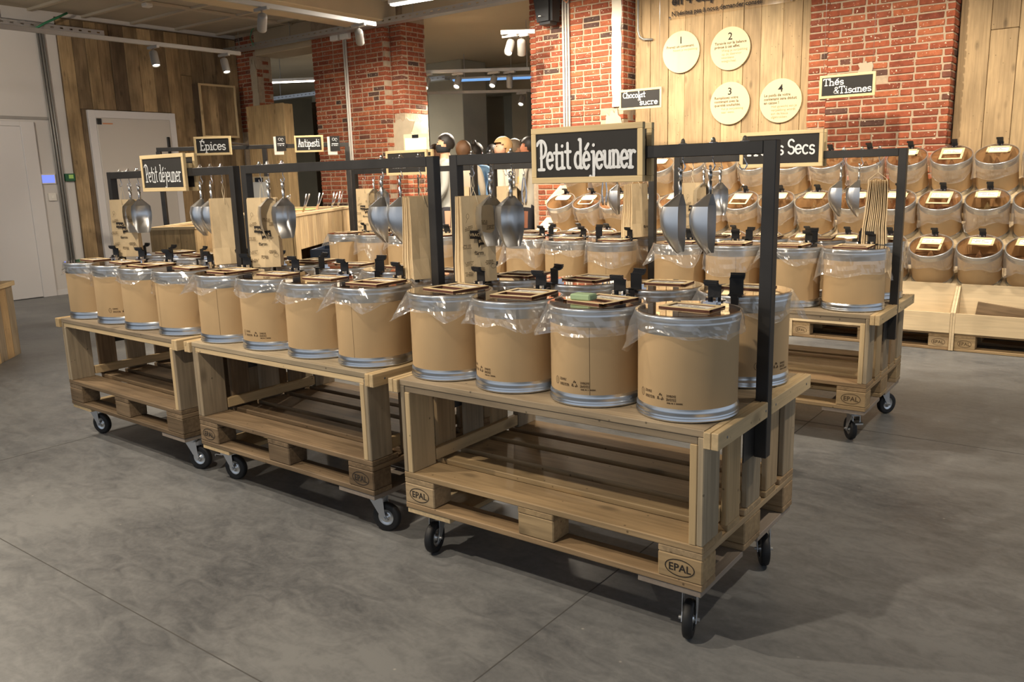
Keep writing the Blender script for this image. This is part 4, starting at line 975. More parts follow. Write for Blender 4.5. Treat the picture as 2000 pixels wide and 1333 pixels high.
def bag_bundle(P, rz, label, n=8, plain_face=False, thick=0.05, z=1.340):
    t = thing('paper_bag_bundle', label, 'paper bags', (P.x, P.y, z), rz, 'bundles of paper bags on hooks')
    for i in range(n):
        y = thick*(i/(n-1)-0.5)
        b = link('paper_bag', bag_me, t, None, (random.uniform(-0.003, 0.003), y, random.uniform(-0.004, 0.003)), (-0.03+0.10*i/n, 0, random.uniform(-0.015, 0.015)))
        if i == 0:
            if plain_face: link('printed_word', back_print, b, None, (0.045, -0.0085, -0.275))
            else:
                for m_, nm in zip(BP, ('logo_labels', 'logo_word', 'logo_word', 'shop_word', 'small_print')): link(nm, m_, b, None, (0, -0.0085, 0))
    h = 1.416-z
    link('string', tube([(0.0, -thick/2-0.008, -0.03), (-0.004, -thick/2-0.004, 0.0), (-0.006, 0.0, h*0.5), (0.0, 0.0, h), (0.006, 0.002, h*0.5), (0.006, thick/2+0.004, 0.0), (0.002, thick/2+0.008, -0.025)], 0.0012, 6), t, 'string')
    return t
def bar_point(k, u):     # a point on the crossbar of a cart, u = room x measured from the photograph
    loc, rz = carts[k][0], carts[k][1]; M_ = Matrix.Translation(loc) @ Matrix.Rotation(rz, 4, 'Z')
    lx = -u-loc[0]; return M_ @ Vector((lx, 0.4, 0))
HK = 0.012
def hang(k, u, what, rz=0.0, label=None, hlabel=None, **kw):
    P = bar_point(k, u); hook(P, rz*0+random.uniform(-0.4, 0.4), hlabel)
    if what == 'scoop': scoop(P, rz, label)
    elif what == 'bags': bag_bundle(P, rz, label, **kw)
R = math.radians
hang('A', 1.142, 'bags', R(68), 'printed brown paper bags beside the cart gap on the clean EPAL cart', 'chrome hook holding printed bags on the clean EPAL cart', n=10, thick=0.05)
hang('A', 1.050, 'scoop', R(74), 'metal scoop next to the printed bags on the clean EPAL cart', 'chrome hook of the scoop beside the printed bags, clean EPAL cart')
hang('A', 0.955, 'scoop', R(72), 'metal scoop between another scoop and the large Petit déjeuner sign', 'chrome hook of the scoop nearest the large sign, bag side')
hang('A', 0.267, 'scoop', R(101), 'metal scoop turned sideways, next to large Petit déjeuner sign, free post side', 'chrome hook of the turned scoop by the large sign')
hang('A', 0.164, 'scoop', R(99), 'metal scoop turned sideways beside the empty hook', 'chrome hook of the turned scoop beside the empty hook')
P = bar_point('A', 0.062); hook(P, 0.3, 'empty chrome hook near the free corner post')
hang('B', 2.492, 'bags', R(38), 'printed paper bags on the unsigned cart, beside two scoops', 'chrome hook holding printed bags on the unsigned cart', n=6, thick=0.03)
hang('B', 2.430, 'scoop', R(80), 'metal scoop overlapping the printed bags on the unsigned cart', 'chrome hook of the scoop over printed bags, unsigned cart')
hang('B', 2.318, 'scoop', R(84), 'metal scoop facing out, second from the printed bags of the unsigned cart', 'chrome hook of the second scoop from printed bags, unsigned cart')
hang('B', 1.648, 'scoop', R(150), 'metal scoop with back turned, farther from the plain bags, unsigned cart', 'chrome hook of back-turned scoop, unsigned cart')
hang('B', 1.537, 'scoop', R(135), 'metal scoop with back turned, beside the plain bags of the unsigned cart', 'chrome hook of scoop beside plain bags, unsigned cart')
hang('B', 1.432, 'bags', R(72), 'plain side of paper bags by the corner post of the unsigned cart', 'chrome hook holding plain bags, unsigned cart', n=9, plain_face=True)
hang('C', 3.838, 'bags', R(40), 'printed paper bags on the small Petit déjeuner cart, before the cold room door', 'chrome hook holding printed bags, small Petit déjeuner cart', n=6, thick=0.03)
hang('C', 3.742, 'scoop', R(66), 'metal scoop beside printed bags of the small Petit déjeuner cart', 'chrome hook of scoop beside printed bags, small Petit déjeuner cart')
hang('C', 3.642, 'scoop', R(60), 'metal scoop facing out between small Petit déjeuner sign and another scoop', 'chrome hook of scoop beside the small sign, bag side')
hang('C', 2.995, 'scoop', R(160), 'metal scoop with back turned beside the small Petit déjeuner sign', 'chrome hook of back-turned scoop by the small sign')
hang('C', 2.900, 'scoop', R(160), 'metal scoop half hidden behind plain bags, small Petit déjeuner cart', 'chrome hook of the half hidden scoop')
hang('C', 2.803, 'bags', R(62), 'plain side of paper bags by the corner post of the small sign cart', 'chrome hook holding plain bags, small Petit déjeuner cart', n=8, plain_face=True)
hang('D', 0.368, 'scoop', R(108), 'metal scoop turned sideways, nearer the Fruits Secs sign', 'chrome hook of scoop nearer the Fruits Secs sign')
hang('D', 0.275, 'scoop', R(104), 'metal scoop between another scoop and bag bundle, Fruits Secs cart', 'chrome hook of scoop beside bag bundle, Fruits Secs cart')
hang('D', 0.188, 'bags', R(105), 'brown paper bags seen edge-on by the Fruits Secs corner post', 'chrome hook of edge-on bags, Fruits Secs cart', n=12, plain_face=True, thick=0.085)
hang('D', 1.150, 'scoop', R(60), 'metal scoop seen behind the turned scoops, next to hanging bags', 'chrome hook of scoop next to bags, Fruits Secs cart far end')
hang('D', 1.050, 'scoop', R(55), 'metal scoop facing out on the Fruits Secs cart, between sign and scoop', 'chrome hook of outward scoop, Fruits Secs cart')
hang('D', 1.225, 'bags', R(50), 'brown paper bags at the joint of the Fruits Secs cart and next cart', 'chrome hook of bags at the cart joint', n=8)
hang('E', 1.745, 'scoop', R(110), 'metal scoop below the large Petit déjeuner sign', 'chrome hook of scoop below the large sign')
hang('E', 1.625, 'bags', R(75), 'brown paper bags beside the post right of the large sign', 'chrome hook of bags behind the large sign', n=10, plain_face=True, thick=0.07)
hang('E', 2.570, 'scoop', R(60), 'metal scoop half hidden behind the outward scoops of the EPAL cart', 'chrome hook of half hidden scoop, cart behind the large sign')
hang('E', 2.64, 'bags', R(40), 'brown paper bags behind the outward scoops of the EPAL cart', 'chrome hook of bags behind outward scoops', n=7, plain_face=True)
hang('F', 3.960, 'scoop', R(70), 'dull metal scoop beside the bags before the broad brick pillar', 'chrome hook of scoop beside bags near the brick pillar')
hang('F', 3.865, 'scoop', R(70), 'dull metal scoop, second from the bags before the brick pillar', 'chrome hook of second scoop near the brick pillar')
hang('F', 4.065, 'bags', R(40), 'printed paper bags before the broad brick pillar', 'chrome hook of printed bags near the brick pillar', n=9, thick=0.06)
hang('F', 3.070, 'bags', R(30), 'brown paper bags seen through the gap behind the EPAL cart', 'chrome hook of bags seen through the gap', n=8, plain_face=True)
# serving tongs on a hook of the cart behind the large sign
def tongs(P, label):
    t = thing('serving_tongs', label, 'tongs', (P.x, P.y, 1.42), 0.4)
    for s in (-1, 1):
        link('tong_arm', tube([(0, 0, 0), (s*0.006, 0, -0.03), (s*0.016, 0, -0.12), (s*0.012, 0, -0.19), (s*0.008, 0, -0.21)], [0.004, 0.005, 0.006, 0.009, 0.007], 8), t, 'chrome')
P = bar_point('E', 2.49); hook(P, 0, 'chrome hook holding the steel tongs'); tongs(P, 'steel serving tongs hanging before the potato crates')
P = bar_point('E', 1.85); hook(P, 0, 'chrome hook holding tongs under the large sign'); tongs(P, 'steel serving tongs hanging below the large Petit déjeuner sign')

# ================================================================== CHALKBOARD SIGNS
def fit(txt, w, h, sz=1.0):
    """strokes of txt scaled to width w and x-height h"""
    L, w0 = strokes(txt, 1.0)
    return [[(x*w/w0, z*h) for x, z in ln] for ln in L]
def sign(name, label, loc, rz, w, h, lines, stroke, chalk='chalk', rot=None, double=False, depth=0.018, fw=0.0205, wires=0.0):
    """framed chalkboard facing -Y; lines: strokes in the board's XZ, origin at the centre"""
    t = thing('chalkboard_sign', label, 'sign', loc, rz, 'framed chalkboard signs')
    for s in ((0,) if not double else (0, 1)):
        o = 0.0 if s == 0 else depth+0.046
        for lo, hi in (((-w/2, o, h/2-fw), (w/2, o+depth, h/2)), ((-w/2, o, -h/2), (w/2, o+depth, -h/2+fw)), ((-w/2, o, -h/2+fw), (-w/2+fw, o+depth, h/2-fw)), ((w/2-fw, o, -h/2+fw), (w/2, o+depth, h/2-fw))):
            bx('frame_rail', t, lo, hi, 'frame_wood', 0.0015)
        b = bx('slate_board', t, (-w/2+fw, o+0.004, -h/2+fw), (w/2-fw, o+depth-0.004, h/2-fw), 'chalkboard', 0)
    if lines: link('lettering', ribbons(lines, stroke), t, chalk, (0, 0.0036, 0))
    if double:
        bx('spacer_block', t, (-0.2, depth, 0.02), (-0.14, depth+0.046, 0.045), 'frame_wood'); bx('spacer_block', t, (0.14, depth, 0.02), (0.2, depth+0.046, 0.045), 'frame_wood')
    for sx in ((-1, 1) if wires else ()):
        link('hanging_wire', tube([(sx*(w/2-0.03), depth/2, h/2), (sx*(w/2-0.03), depth/2, h/2+wires)], 0.0012, 5), t, 'zinc_fork')
    return t
P = bar_point('A', 0.612)
pd = shift(fit('Petit déjeuner', 0.385, 0.054), 0.0, -0.046)
sign('sign', 'large Petit déjeuner chalkboard on the clean EPAL cart bar', (P.x, P.y-0.041, 1.478), carts['A'][1], 0.445, 0.192, pd, 0.0108, 'chalk', double=True)
P = bar_point('C', 3.30)
pd = shift(fit('Petit déjeuner', 0.36, 0.05), 0.0, -0.046)
sign('sign', 'Petit déjeuner chalkboard before the cold room door, on the worn cart', (P.x, P.y-0.041, 1.478), carts['C'][1], 0.44, 0.195, pd, 0.0062, 'chalk', double=True)
P = bar_point('D', 0.695)
fs = shift(fit('Fruits Secs', 0.37, 0.046), 0.0, -0.028)
sign('sign', 'Fruits Secs chalkboard on the cart before the drum shelf', (P.x, P.y-0.041, 1.515), carts['D'][1], 0.46, 0.195, fs, 0.0095, 'chalk', double=True)
P = bar_point('F', 3.56)
ff = shift(scribble(0.28, 0.07, 8), 0.0, 0.0)
sign('sign', 'chalkboard half hidden by the unsigned cart bar, before the brick pillar', (P.x, P.y-0.041, 1.53), 0, 0.43, 0.185, ff, 0.010, 'chalk', double=True)
cs = shift(fit('Chocolat', 0.25, 0.032), -0.07, 0.018)+shift(fit('&', 0.03, 0.02), -0.01, -0.015)+shift(fit('sucre', 0.2, 0.032), 0.095, -0.058)
sign('sign', 'Chocolat sucre chalkboard hanging before light planks', (-3.23, 5.6, 2.135), 0, 0.48, 0.2, cs, 0.0082, 'chalk', wires=1.42, fw=0.022)
ts = shift(fit('Thés', 0.17, 0.033), -0.115, 0.012)+shift(fit('&Tisanes', 0.31, 0.034), 0.045, -0.060)
sign('sign', 'Thés Tisanes chalkboard hanging before the brick pillar', (-1.222, 5.6, 2.098), 0, 0.466, 0.197, ts, 0.0082, 'chalk', wires=1.44, fw=0.022)
camrz = YAW
p = at_depth(415, 285, 8.4)
ep = shift(fit('Épices', 0.255, 0.052), 0.0, -0.04)
sign('sign', 'Épices chalkboard with bright frame before plank wall', p, camrz, 0.375, 0.185, ep, 0.011, 'chalk', fw=0.022)
p_ant = at_depth(603, 281, 9.4)
an = shift(fit('Antipasti', 0.24, 0.05), 0.0, -0.03)
sign('sign', 'Antipasti chalkboard on bar before dark fridge', p_ant, camrz, 0.325, 0.185, an, 0.0085, 'chalk', fw=0.02)

# ================================================================== STEPPED DRUM SHELF
TILT = R(30)
sh = thing('stepped_shelf', 'stepped pale wooden shelf holding tilted drums before the brick wall', 'shelf', (0, 0, 0))
XL, XR = -4.42, 1.05
tiers = [(5.05, 0.79), (5.33, 1.135), (5.61, 1.48)]
for ti, (ly, lz) in enumerate(tiers):
    by, bz = ly+DH*math.sin(TILT), lz-DH*math.cos(TILT)          # centre of the drum base
    ax = Vector((0, -math.sin(TILT), math.cos(TILT))); fr = Vector((0, -math.cos(TILT), -math.sin(TILT)))
    c = Vector(((XL+XR)/2, by, bz)) - ax*0.012
    o = bx('sloped_board', None, (-(XR-XL)/2, -0.165, -0.01), ((XR-XL)/2, 0.165, 0.01), 'plywood'); o.parent = sh; o.location = c; o.rotation_euler = (TILT, 0, 0)
    low = Vector((0, by, bz)) + fr*0.178
    bx('front_lip', sh, (XL, low.y-0.012, low.z-0.03), (XR, low.y+0.008, low.z+0.010), 'plywood')
    bx('riser_board', sh, (XL, low.y+0.20, low.z-0.12), (XR, low.y+0.22, low.z+0.05), 'plywood')
for x in (XL, (XL+XR)/2-1.3, (XL+XR)/2, (XL+XR)/2+1.3, XR):
    for y, z, zl in ((5.30, 0.52, 0.1465), (5.6, 0.89, 0.1465), (5.9, 1.24, 0.0)): bx('shelf_leg', sh, (x-0.02, y-0.02, zl if -3.8 < x < 1.06 else 0.0), (x+0.02, y+0.02, z), 'lath_new')
    bx('cross_rail', sh, (x-0.018, 5.28, 0.30), (x+0.018, 5.92, 0.34), 'lath_new')
tn = ['lowest', 'middle', 'top']
ORD = 'first second third fourth fifth sixth seventh eighth ninth tenth eleventh twelfth thirteenth fourteenth fifteenth'.split()
for ti, (ly, lz) in enumerate(tiers):
    by, bz = ly+DH*math.sin(TILT), lz-DH*math.cos(TILT)
    off = (0.037, 0.05, 0.04)[ti]
    for k in range(15):
        u = -0.332+off+0.332*k
        if u > 4.35: continue
        sd += 1
        make_drum((-u, by, bz), f'{ORD[k]} tilted drum from the free shelf end, {tn[ti]} step', f'tilted drums on the {tn[ti]} shelf step', True, TILT, (k % 5 == 2), None, True, False, random.uniform(-0.03, 0.03), sd)
# pallets and plywood bins under the shelf
for bi, x1 in enumerate((1.07, -0.165, -1.40, -2.635)):
    nm = ['bare pallet under the plywood bin at the free shelf end', 'EPAL pallet under the bin beside the Fruits Secs cart', 'pallet under the bin behind the Fruits Secs cart', 'pallet under the bin behind the large sign cart'][bi]
    t = thing('pallet', nm, 'pallet', (x1, 4.862, 0.001), 0, 'pallets under the drum shelf'); pallet(t, 0.0, 'pallet_pale', 'pallet_pale', True, 'ink_faint')
    nm = ['plywood bin at the free shelf end', 'plywood bin beside the Fruits Secs cart', 'plywood bin behind the Fruits Secs cart', 'plywood bin behind the large sign cart'][bi]
    b = thing('plywood_bin', 'open pale '+nm, 'bin', (x1, 4.862, 0.1455), 0, 'plywood bins under the drum shelf')
    bx('front_panel', b, (-1.2, -0.016, -0.006), (0.0, -0.001, 0.148), 'plywood', 0.001); bx('bin_floor', b, (-1.2, 0.0, 0.0), (0, 0.15, 0.01), 'plywood', 0.001)
    o = bx('back_panel', b, (-1.2, -0.0075, 0), (0, 0.0075, 0.26), 'plywood', 0.001); o.location = (-0.6, 0.145, 0.225); o.rotation_euler = (R(-4), 0, 0)
    for xs in (-1.2165, 0.0015):
        me = prism([(-0.015, -0.14), (0.17, -0.14), (0.17, 0.34), (0.14, 0.34), (-0.015, 0.152)], 0.015, 'side_panel'); me.transform(Matrix(((0, 0, 1, 0), (1, 0, 0, 0), (0, 1, 0, 0), (0, 0, 0, 1))))
        link('side_panel', me, b, 'plywood', (xs, 0, 0))
o = tag(bx('cardboard_sheet', None, (-0.25, 4.90, 0.158), (-0.22, 5.1, 0.30), 'cardboard'), 'loose brown board lying in the bin at the free shelf end', 'board')
o.location = (0.30, 4.94, 0.275); o.rotation_euler = (0, R(7), 0)
o.data = box_mesh(0.62, 0.012, 0.14, 0.001, 'pallet_aged')

# ================================================================== WALL SIGNS
def disc_sign(u, z, num, fr, nl, label):
    t = thing('round_sign', label, 'sign', (-u, 6.283, z), 0, 'round wooden step signs')
    me = lathe([(0, 0), (0.208, 0), (0.211, -0.003), (0.211, -0.016), (0.208, -0.018), (0, -0.018)], 56, smooth=False); me.transform(Matrix.Rotation(-PI/2, 4, 'X'))
    link('disc', me, t, 'disc_ply')
    y = -0.0192
    a = text_mesh(num, 0.1, bold=0.0012); link('number', a, t, 'ink', (0, y, 0.085))
    zz = 0.045
    for s in fr: link('french_text', text_mesh(s, 0.037, 'LEFT', 0.0006), t, 'ink_faint', (-0.165, y, zz)); zz -= 0.036
    for s in nl: link('dutch_text', text_mesh(s, 0.034, 'LEFT'), t, 'ink_pale', (-0.09, y, zz)); zz -= 0.034
WK = 6.283
def uz(px, py): p = at_y(px, py, 6.28); return -p.x, p.z
u, z = uz(1331, 102); disc_sign(u, z, '1', ['Prenez un contenant.'], ['Neem je verpakking'], 'round wooden sign numbered 1, about taking a container')
u, z = uz(1427, 95); disc_sign(u, z, '2', ['Tarez-le sur la balance', 'prévue à cet effet.'], ['Weeg je verpakking', 'op de daarvoor', 'voorziene', 'weegschaal.'], 'round wooden sign numbered 2, about weighing the empty container')
u, z = uz(1426, 202); disc_sign(u, z, '3', ['Remplissez votre', 'contenant avec la', 'quantité souhaitée.'], ['Vul je verpakking', 'naar wens.'], 'round wooden sign numbered 3, about filling the container')
u, z = uz(1525, 197); disc_sign(u, z, '4', ['Le poids de votre', 'contenant sera déduit', 'en caisse !'], ['Het gewicht van je', 'verpakking wordt', 'aan de kassa', 'afgetrokken.'], 'round wooden sign numbered 4, about the weight being deducted')
p = at_y(1306, 38, 6.25); q = at_y(1548, 7, 6.25)
t = thing('banner_panel', 'clear panel with dark lettering above the round signs', 'sign', (p.x, 6.255, p.z))
bx('clear_sheet', t, (0, 0, 0), (q.x-p.x, 0.004, 0.55), 'banner_acrylic', 0)
link('lettering', text_mesh("N'hésitez pas à nous demander conseil", 0.062, 'LEFT', 0.0016), t, 'ink', (0.03, -0.0006, 0.028))
link('lettering', text_mesh('en 4 étapes', 0.13, 'LEFT', 0.004), t, 'ink', (0.03, -0.0006, 0.135))
for x in (0.012, q.x-p.x-0.012): link('stud', lathe([(0.012, 0), (0.01, 0.008), (0, 0.01)], 12), t, 'chrome', (x, 0, 0.015), (PI/2, 0, 0))
for x in (0.05, q.x-p.x-0.05):
    for z in (0.1, 0.45): bx('standoff', t, (x-0.006, 0.004, z-0.006), (x+0.006, 0.022, z+0.006), 'chrome')
# small stray marks of white plaster
# ================================================================== COUNTERS BY THE PLANK WALL
AX = Vector((math.cos(YAW), math.sin(YAW), 0)); AY = Vector((-math.sin(YAW), math.cos(YAW), 0))
def counter(loc, rz, L, D, H, label, front_mat, side_mat, opening=None):
    """plank clad island: origin front left floor corner, L along its x, D depth, planks on all sides"""
    t = thing('food_counter', label, 'counter', loc, rz, 'plank clad food counters')
    zc = opening[2] if opening else 0.05
    bx('core', t, (0.03, 0.03, zc), (L-0.03, D-0.03, H-0.065), front_mat, 0)
    bx('back_board', t, (0.03, D-0.025, 0), (L-0.03, D, H-0.03), front_mat, 0)
    def run(n, f, mat, o=None):
        w = n/max(1, round(n/0.14)); k = 0
        while k*w < n-0.01:
            a, b = k*w+0.0015, (k+1)*w-0.0015; z0 = 0.0
            if o and o[0] < (a+b)/2 < o[1]: z0 = o[2]
            f(a, b, z0, mat); k += 1
    run(L, lambda a, b, z0, m: bx('plank', t, (a, 0.0, z0), (b, 0.025, H-0.03), m), front_mat, opening)
    run(D-0.06, lambda a, b, z0, m: bx('plank', t, (0.0, a+0.03, z0), (0.025, b+0.03, H-0.03), m), side_mat)
    run(D-0.06, lambda a, b, z0, m: bx('plank', t, (L-0.025, a+0.03, z0), (L, b+0.03, H-0.03), m), side_mat)
    for lo, hi in (((-0.01, -0.01, H-0.03), (L+0.01, 0.05, H)), ((-0.01, D-0.05, H-0.03), (L+0.01, D+0.01, H)), ((-0.01, 0.05, H-0.03), (0.05, D-0.05, H)), ((L-0.05, 0.05, H-0.03), (L+0.01, D-0.05, H))): bx('rim_board', t, lo, hi, 'lath_new')
    n = max(1, int((L-0.1)/0.36))
    for k in range(n):
        for r in range(2 if D > 0.7 else 1):
            x0 = 0.06+k*(L-0.12)/n; y0 = 0.06+r*(D-0.12)/2; x1 = x0+(L-0.12)/n-0.01; y1 = y0+((D-0.12)/2 if D > 0.7 else D-0.12)-0.01
            bx('steel_pan', t, (x0, y0, H-0.06), (x1, y1, H-0.03), 'steel_pan', 0.004)
            bx('pan_contents', t, (x0+0.02, y0+0.02, H-0.03), (x1-0.02, y1-0.02, H-0.018), random.choice(['sweet_potato', 'kiwi', 'dry_goods', 'price_lime']), 0.004)
    return t
# antipasti island: its near long side runs away from the viewer
a = at_depth(574, 418, 8.1); b = at_depth(684, 402, 10.2)
dirv = Vector((b.x-a.x, b.y-a.y, 0)); rzc = math.atan2(dirv.y, dirv.x)
HA = (a.z+b.z)/2
counter((a.x, a.y, 0), rzc, dirv.length, 0.75, HA, 'plank counter of antipasti with tongs beside the brick pillar', 'plank_counter', 'plank_counter', (0.16, 1.2, HA-0.36))
for k, f_ in enumerate((0.03, 0.3, 0.52, 0.8, 0.93)):
    p = a+dirv*f_+Vector((-dirv.y, dirv.x, 0)).normalized()*0.12
    t = thing('serving_tongs', ['steel tongs at the near end of the antipasti counter', 'pair of steel tongs in the antipasti counter, second from near end', 'steel tongs leaning in the middle of the antipasti counter', 'steel ladle leaning near the far end of antipasti counter', 'steel tongs at the far end of the antipasti counter'][k], 'tongs', (p.x, p.y, HA-0.02), 0.3*k, 'utensils in the antipasti counter')
    for s in (-1, 1): link('tong_arm', tube([(0, 0, 0), (0.04+s*0.01, 0.01, 0.1), (0.07+s*0.02, 0.02, 0.2)], [0.008, 0.007, 0.009], 8), t, 'chrome')
cb = a+dirv*0.33+Vector((dirv.y, -dirv.x, 0)).normalized()*0.03
# blue crate on its shelf opening
t = thing('plastic_crate', 'dark blue crate below the antipasti counter', 'crate', (a.x+dirv.x*0.18, a.y+dirv.y*0.18, 0.52), rzc)
bx('crate_front', t, (0, -0.34, 0), (0.5, -0.32, 0.2), 'crate_blue'); bx('crate_side', t, (0, -0.32, 0), (0.02, -0.03, 0.2), 'crate_blue'); bx('crate_side', t, (0.48, -0.32, 0), (0.5, -0.03, 0.2), 'crate_blue'); bx('crate_floor', t, (0.02, -0.32, 0), (0.48, -0.03, 0.02), 'crate_blue'); bx('crate_back', t, (0, -0.03, 0), (0.5, -0.01, 0.2), 'crate_blue')
bx('crate_stand', t, (0.0, -0.33, -0.52), (0.5, -0.02, 0.0), 'plank_counter')
# spice island
a2 = at_depth(291, 440, 8.6); b2 = at_depth(378, 436, 8.6); H2 = 1.0
a2 = at_depth(291, 445, 8.6)
counter((a2.x, a2.y, 0), YAW, 0.47, 1.6, a2.z, 'short plank spice counter below the Épices sign', 'plank_counter', 'plank_counter')
# black steel portal above the islands
pl = at_depth(306, 290, 9.6); pm = at_depth(516, 283, 9.6); pr = at_depth(681, 277, 9.6)
t = thing('steel_portal', 'thin black steel portal over the spice and antipasti counters', 'frame', (pl.x, pl.y, 0), math.atan2(pr.y-pl.y, pr.x-pl.x))
Lp = math.hypot(pr.x-pl.x, pr.y-pl.y); zp = pm.z
bx('crossbar', t, (0, -0.02, zp-0.045), (Lp, 0.02, zp), 'black_steel')
for x in (0.02, math.hypot(pm.x-pl.x, pm.y-pl.y), Lp-0.02): bx('post', t, (x-0.025, -0.025, 0), (x+0.025, 0.025, zp-0.045), 'black_steel')
for x in (at_depth(402, 283, 9.6), at_depth(428, 283, 9.6)): pass
for px, nm in ((549, 'dark info card left of the Antipasti board'), (654, 'dark info card between Antipasti board and brick pillar')):
    c = at_depth(px, 281, 9.35)
    t = thing('info_card', nm, 'card', (c.x, c.y, c.z), YAW, 'dark info cards on the portal')
    bx('card', t, (-0.055, -0.004, -0.08), (0.055, 0.004, 0.085), 'chalkboard', 0.001); bx('holder', t, (-0.085, 0.004, -0.12), (0.02, 0.02, 0.08), 'paper', 0.002); bx('arm', t, (-0.01, 0.02, -0.01), (0.01, 0.26, 0.01), 'black_steel', 0.001)
    link('drawing', ribbons([arc(-0.012, 0.05, 0.014, 0.014, 0, 360, 10), arc(0.018, 0.045, 0.011, 0.016, 0, 300, 10)]+shift(scribble(0.08, 0.006, 12), 0, -0.0)+shift(scribble(0.07, 0.006, 12), 0, -0.018), 0.004), t, 'chalk', (0, -0.0045, 0))
for s in ('chalkboard_sign.006', 'chalkboard_sign.007'):
    o = bpy.data.objects[s]
    bx('hanging_arm', o, (-0.01, 0.018, 0.04), (0.01, 0.25 if s.endswith('7') else 1.2, 0.06), 'black_steel', 0.001)
# plank cabinet and dark fridge wall under the short pillar
a = at_y(480, 209, 5.95); b = at_y(553, 209, 5.95)
t = thing('plank_cabinet', 'tall pale plank cabinet below the short brick pillar', 'cabinet', (a.x, 5.95, 0))
n = 5; wd = (b.x-a.x)/n
for k in range(n): bx('plank', t, (k*wd+0.002, 0, 0), ((k+1)*wd-0.002, 0.025, a.z), 'plank_counter')
bx('carcass', t, (0.01, 0.026, 0.0), (b.x-a.x-0.01, 0.18, a.z-0.01), 'plank_counter')
a = at_y(556, 206, 6.3); b = at_y(640, 206, 6.3)
t = thing('dark_fridge', 'dark glossy fridge wall between cabinet and brick pillar', 'fridge', (a.x+0.1, 6.72, 0))
wf = 1.25
bx('cabinet', t, (0, 0.02, 0), (wf, 0.6, a.z+0.06), 'fridge_dark', 0.004)
for k in range(2): bx('door', t, (0.02+k*wf/2, 0, 0.1), (wf/2-0.01+k*wf/2, 0.02, a.z-0.02), 'fridge_dark', 0.004)
for k in range(2):
    bx('notice', t, (0.1+k*0.22, -0.004, 1.95), (0.28+k*0.22, 0.0, 2.2), 'chalkboard', 0)
    bx('price_strip', t, (0.14+k*0.22, -0.004, 1.52), (0.32+k*0.22, 0.0, 1.58), 'kraft_bag', 0); bx('price_strip', t, (0.14+k*0.22, -0.004, 1.18), (0.32+k*0.22, 0.0, 1.24), 'kraft_bag', 0)
    link('drawing', ribbons([arc(0, 0, 0.025, 0.02, 0, 300, 8)]+shift(scribble(0.12, 0.01, 10), 0, -0.05), 0.007), t, 'chalk', (0.19+k*0.22, -0.0045, 2.14))
# clipboards with price lists
for px, py, y, nm in ((496, 372, 3.3, 'white price sheet on clipboard behind the unsigned cart bar'), (812, 282, 5.9, 'price sheet in wooden clipboard above the half hidden chalkboard')):
    c = at_y(px, py, y) if y > 4 else at_depth(508, 370, 8.0)
    t = thing('clipboard', nm, 'clipboard', c, 0.3)
    w = 0.11 if y < 4 else 0.17; h = 0.12 if y < 4 else 0.13
    bx('board', t, (-w, 0.0, -h), (w, 0.012, h), 'plywood', 0.002); bx('sheet', t, (-w+0.02, -0.002, -h), (w-0.02, 0, h-0.05), 'paper', 0); bx('clip', t, (-0.045, -0.012, h-0.05), (0.045, 0.0, h-0.01), 'black_clip', 0.003)
    bx('stand', t, (-0.008, 0.013, -c.z), (0.008, 0.028, -h), 'black_steel', 0.001)

# ================================================================== ROOM BEHIND
def column(px0, px1, y, mat, label):
    a = at_y(px0, 250, y); b = at_y(px1, 250, y)
    return sbox('wall_column', (a.x, y, 0), (b.x, y+0.7, 3.52), mat, label, 0.01)
column(838, 906, 10.0, 'concrete_column', 'pale concrete column behind the masked man')
column(908, 945, 11.5, 'concrete_column', 'greyish concrete column beside the pale column')
column(1000, 1030, 11.5, 'concrete_column', 'concrete column behind the bright pillar')
sbox('trim_far_beam', (-15, 11.3, 3.0), (-5, 11.8, 3.52), 'concrete_column', 'concrete beam of the room behind', 0.01)
sbox('wall_far_low', (-9.6, 12.6, 0), (-6.5, 12.7, 2.4), 'beam_beige', 'pale wall panel of the room behind')
FZ = {9.0: at_depth(978, 68, 9.0).z}
for (a_, b_, lb) in (((820, 132), (1035, 150), 'grey light track of the room behind, nearest the opening'), ((820, 200), (1035, 165), 'light track deeper in the room behind')):
    q0 = at_depth(a_[0], a_[1], 11.6 if 'nearest' in lb else 13.5); q1 = at_depth(b_[0], b_[1], 11.6 if 'nearest' in lb else 13.5)
    FZ[11.6 if 'nearest' in lb else 13.5] = (q0.z+q1.z)/2
    track(lb, (q0.x, q0.y, (q0.z+q1.z)/2), (q1.x, q1.y, (q0.z+q1.z)/2))
q = at_depth(978, 68, 9.0); e = at_depth(1045, 73, 9.0); track('short light track hanging in the wide opening', (q.x, q.y, q.z), (e.x, e.y, q.z))
for px, py, d, lit, nm in ((996, 72, 9.0, True, 'lit spotlight on the short track in the wide opening'), (1018, 76, 9.0, False, 'dark spotlight on the short track beside the brick edge'), (833, 138, 11.6, True, 'lit spotlight of the back room beside the plaster pier'), (894, 140, 11.6, True, 'lit spotlight before the pale concrete column'), (964, 145, 11.6, True, 'lit spotlight before the blue lit tray'), (995, 148, 11.6, False, 'dark spotlight before the blue lit tray'), (1019, 170, 13.5, True, 'lit spotlight deepest in the back room')):
    c = at_depth(px, py, d); c.z = FZ[d]; spot_head(c, (0.15, -0.55, -0.75) if lit else (-0.3, 0.4, -0.8), nm, lit, 260)
p = at_depth(985, 155, 14.5); t = thing('blue_tray_light', 'blue lit perforated tray under the far ceiling', 'light', p, YAW-0.1)
plain('blue_glow', lin(120, 170, 230), 0.5, emit=0.8); bx('panel', t, (-0.9, -0.1, 0), (0.9, 0.1, 0.02), 'blue_glow', 0); bx('rail', t, (-0.95, -0.12, 0.02), (0.95, 0.12, 0.05), 'zinc_fork', 0)
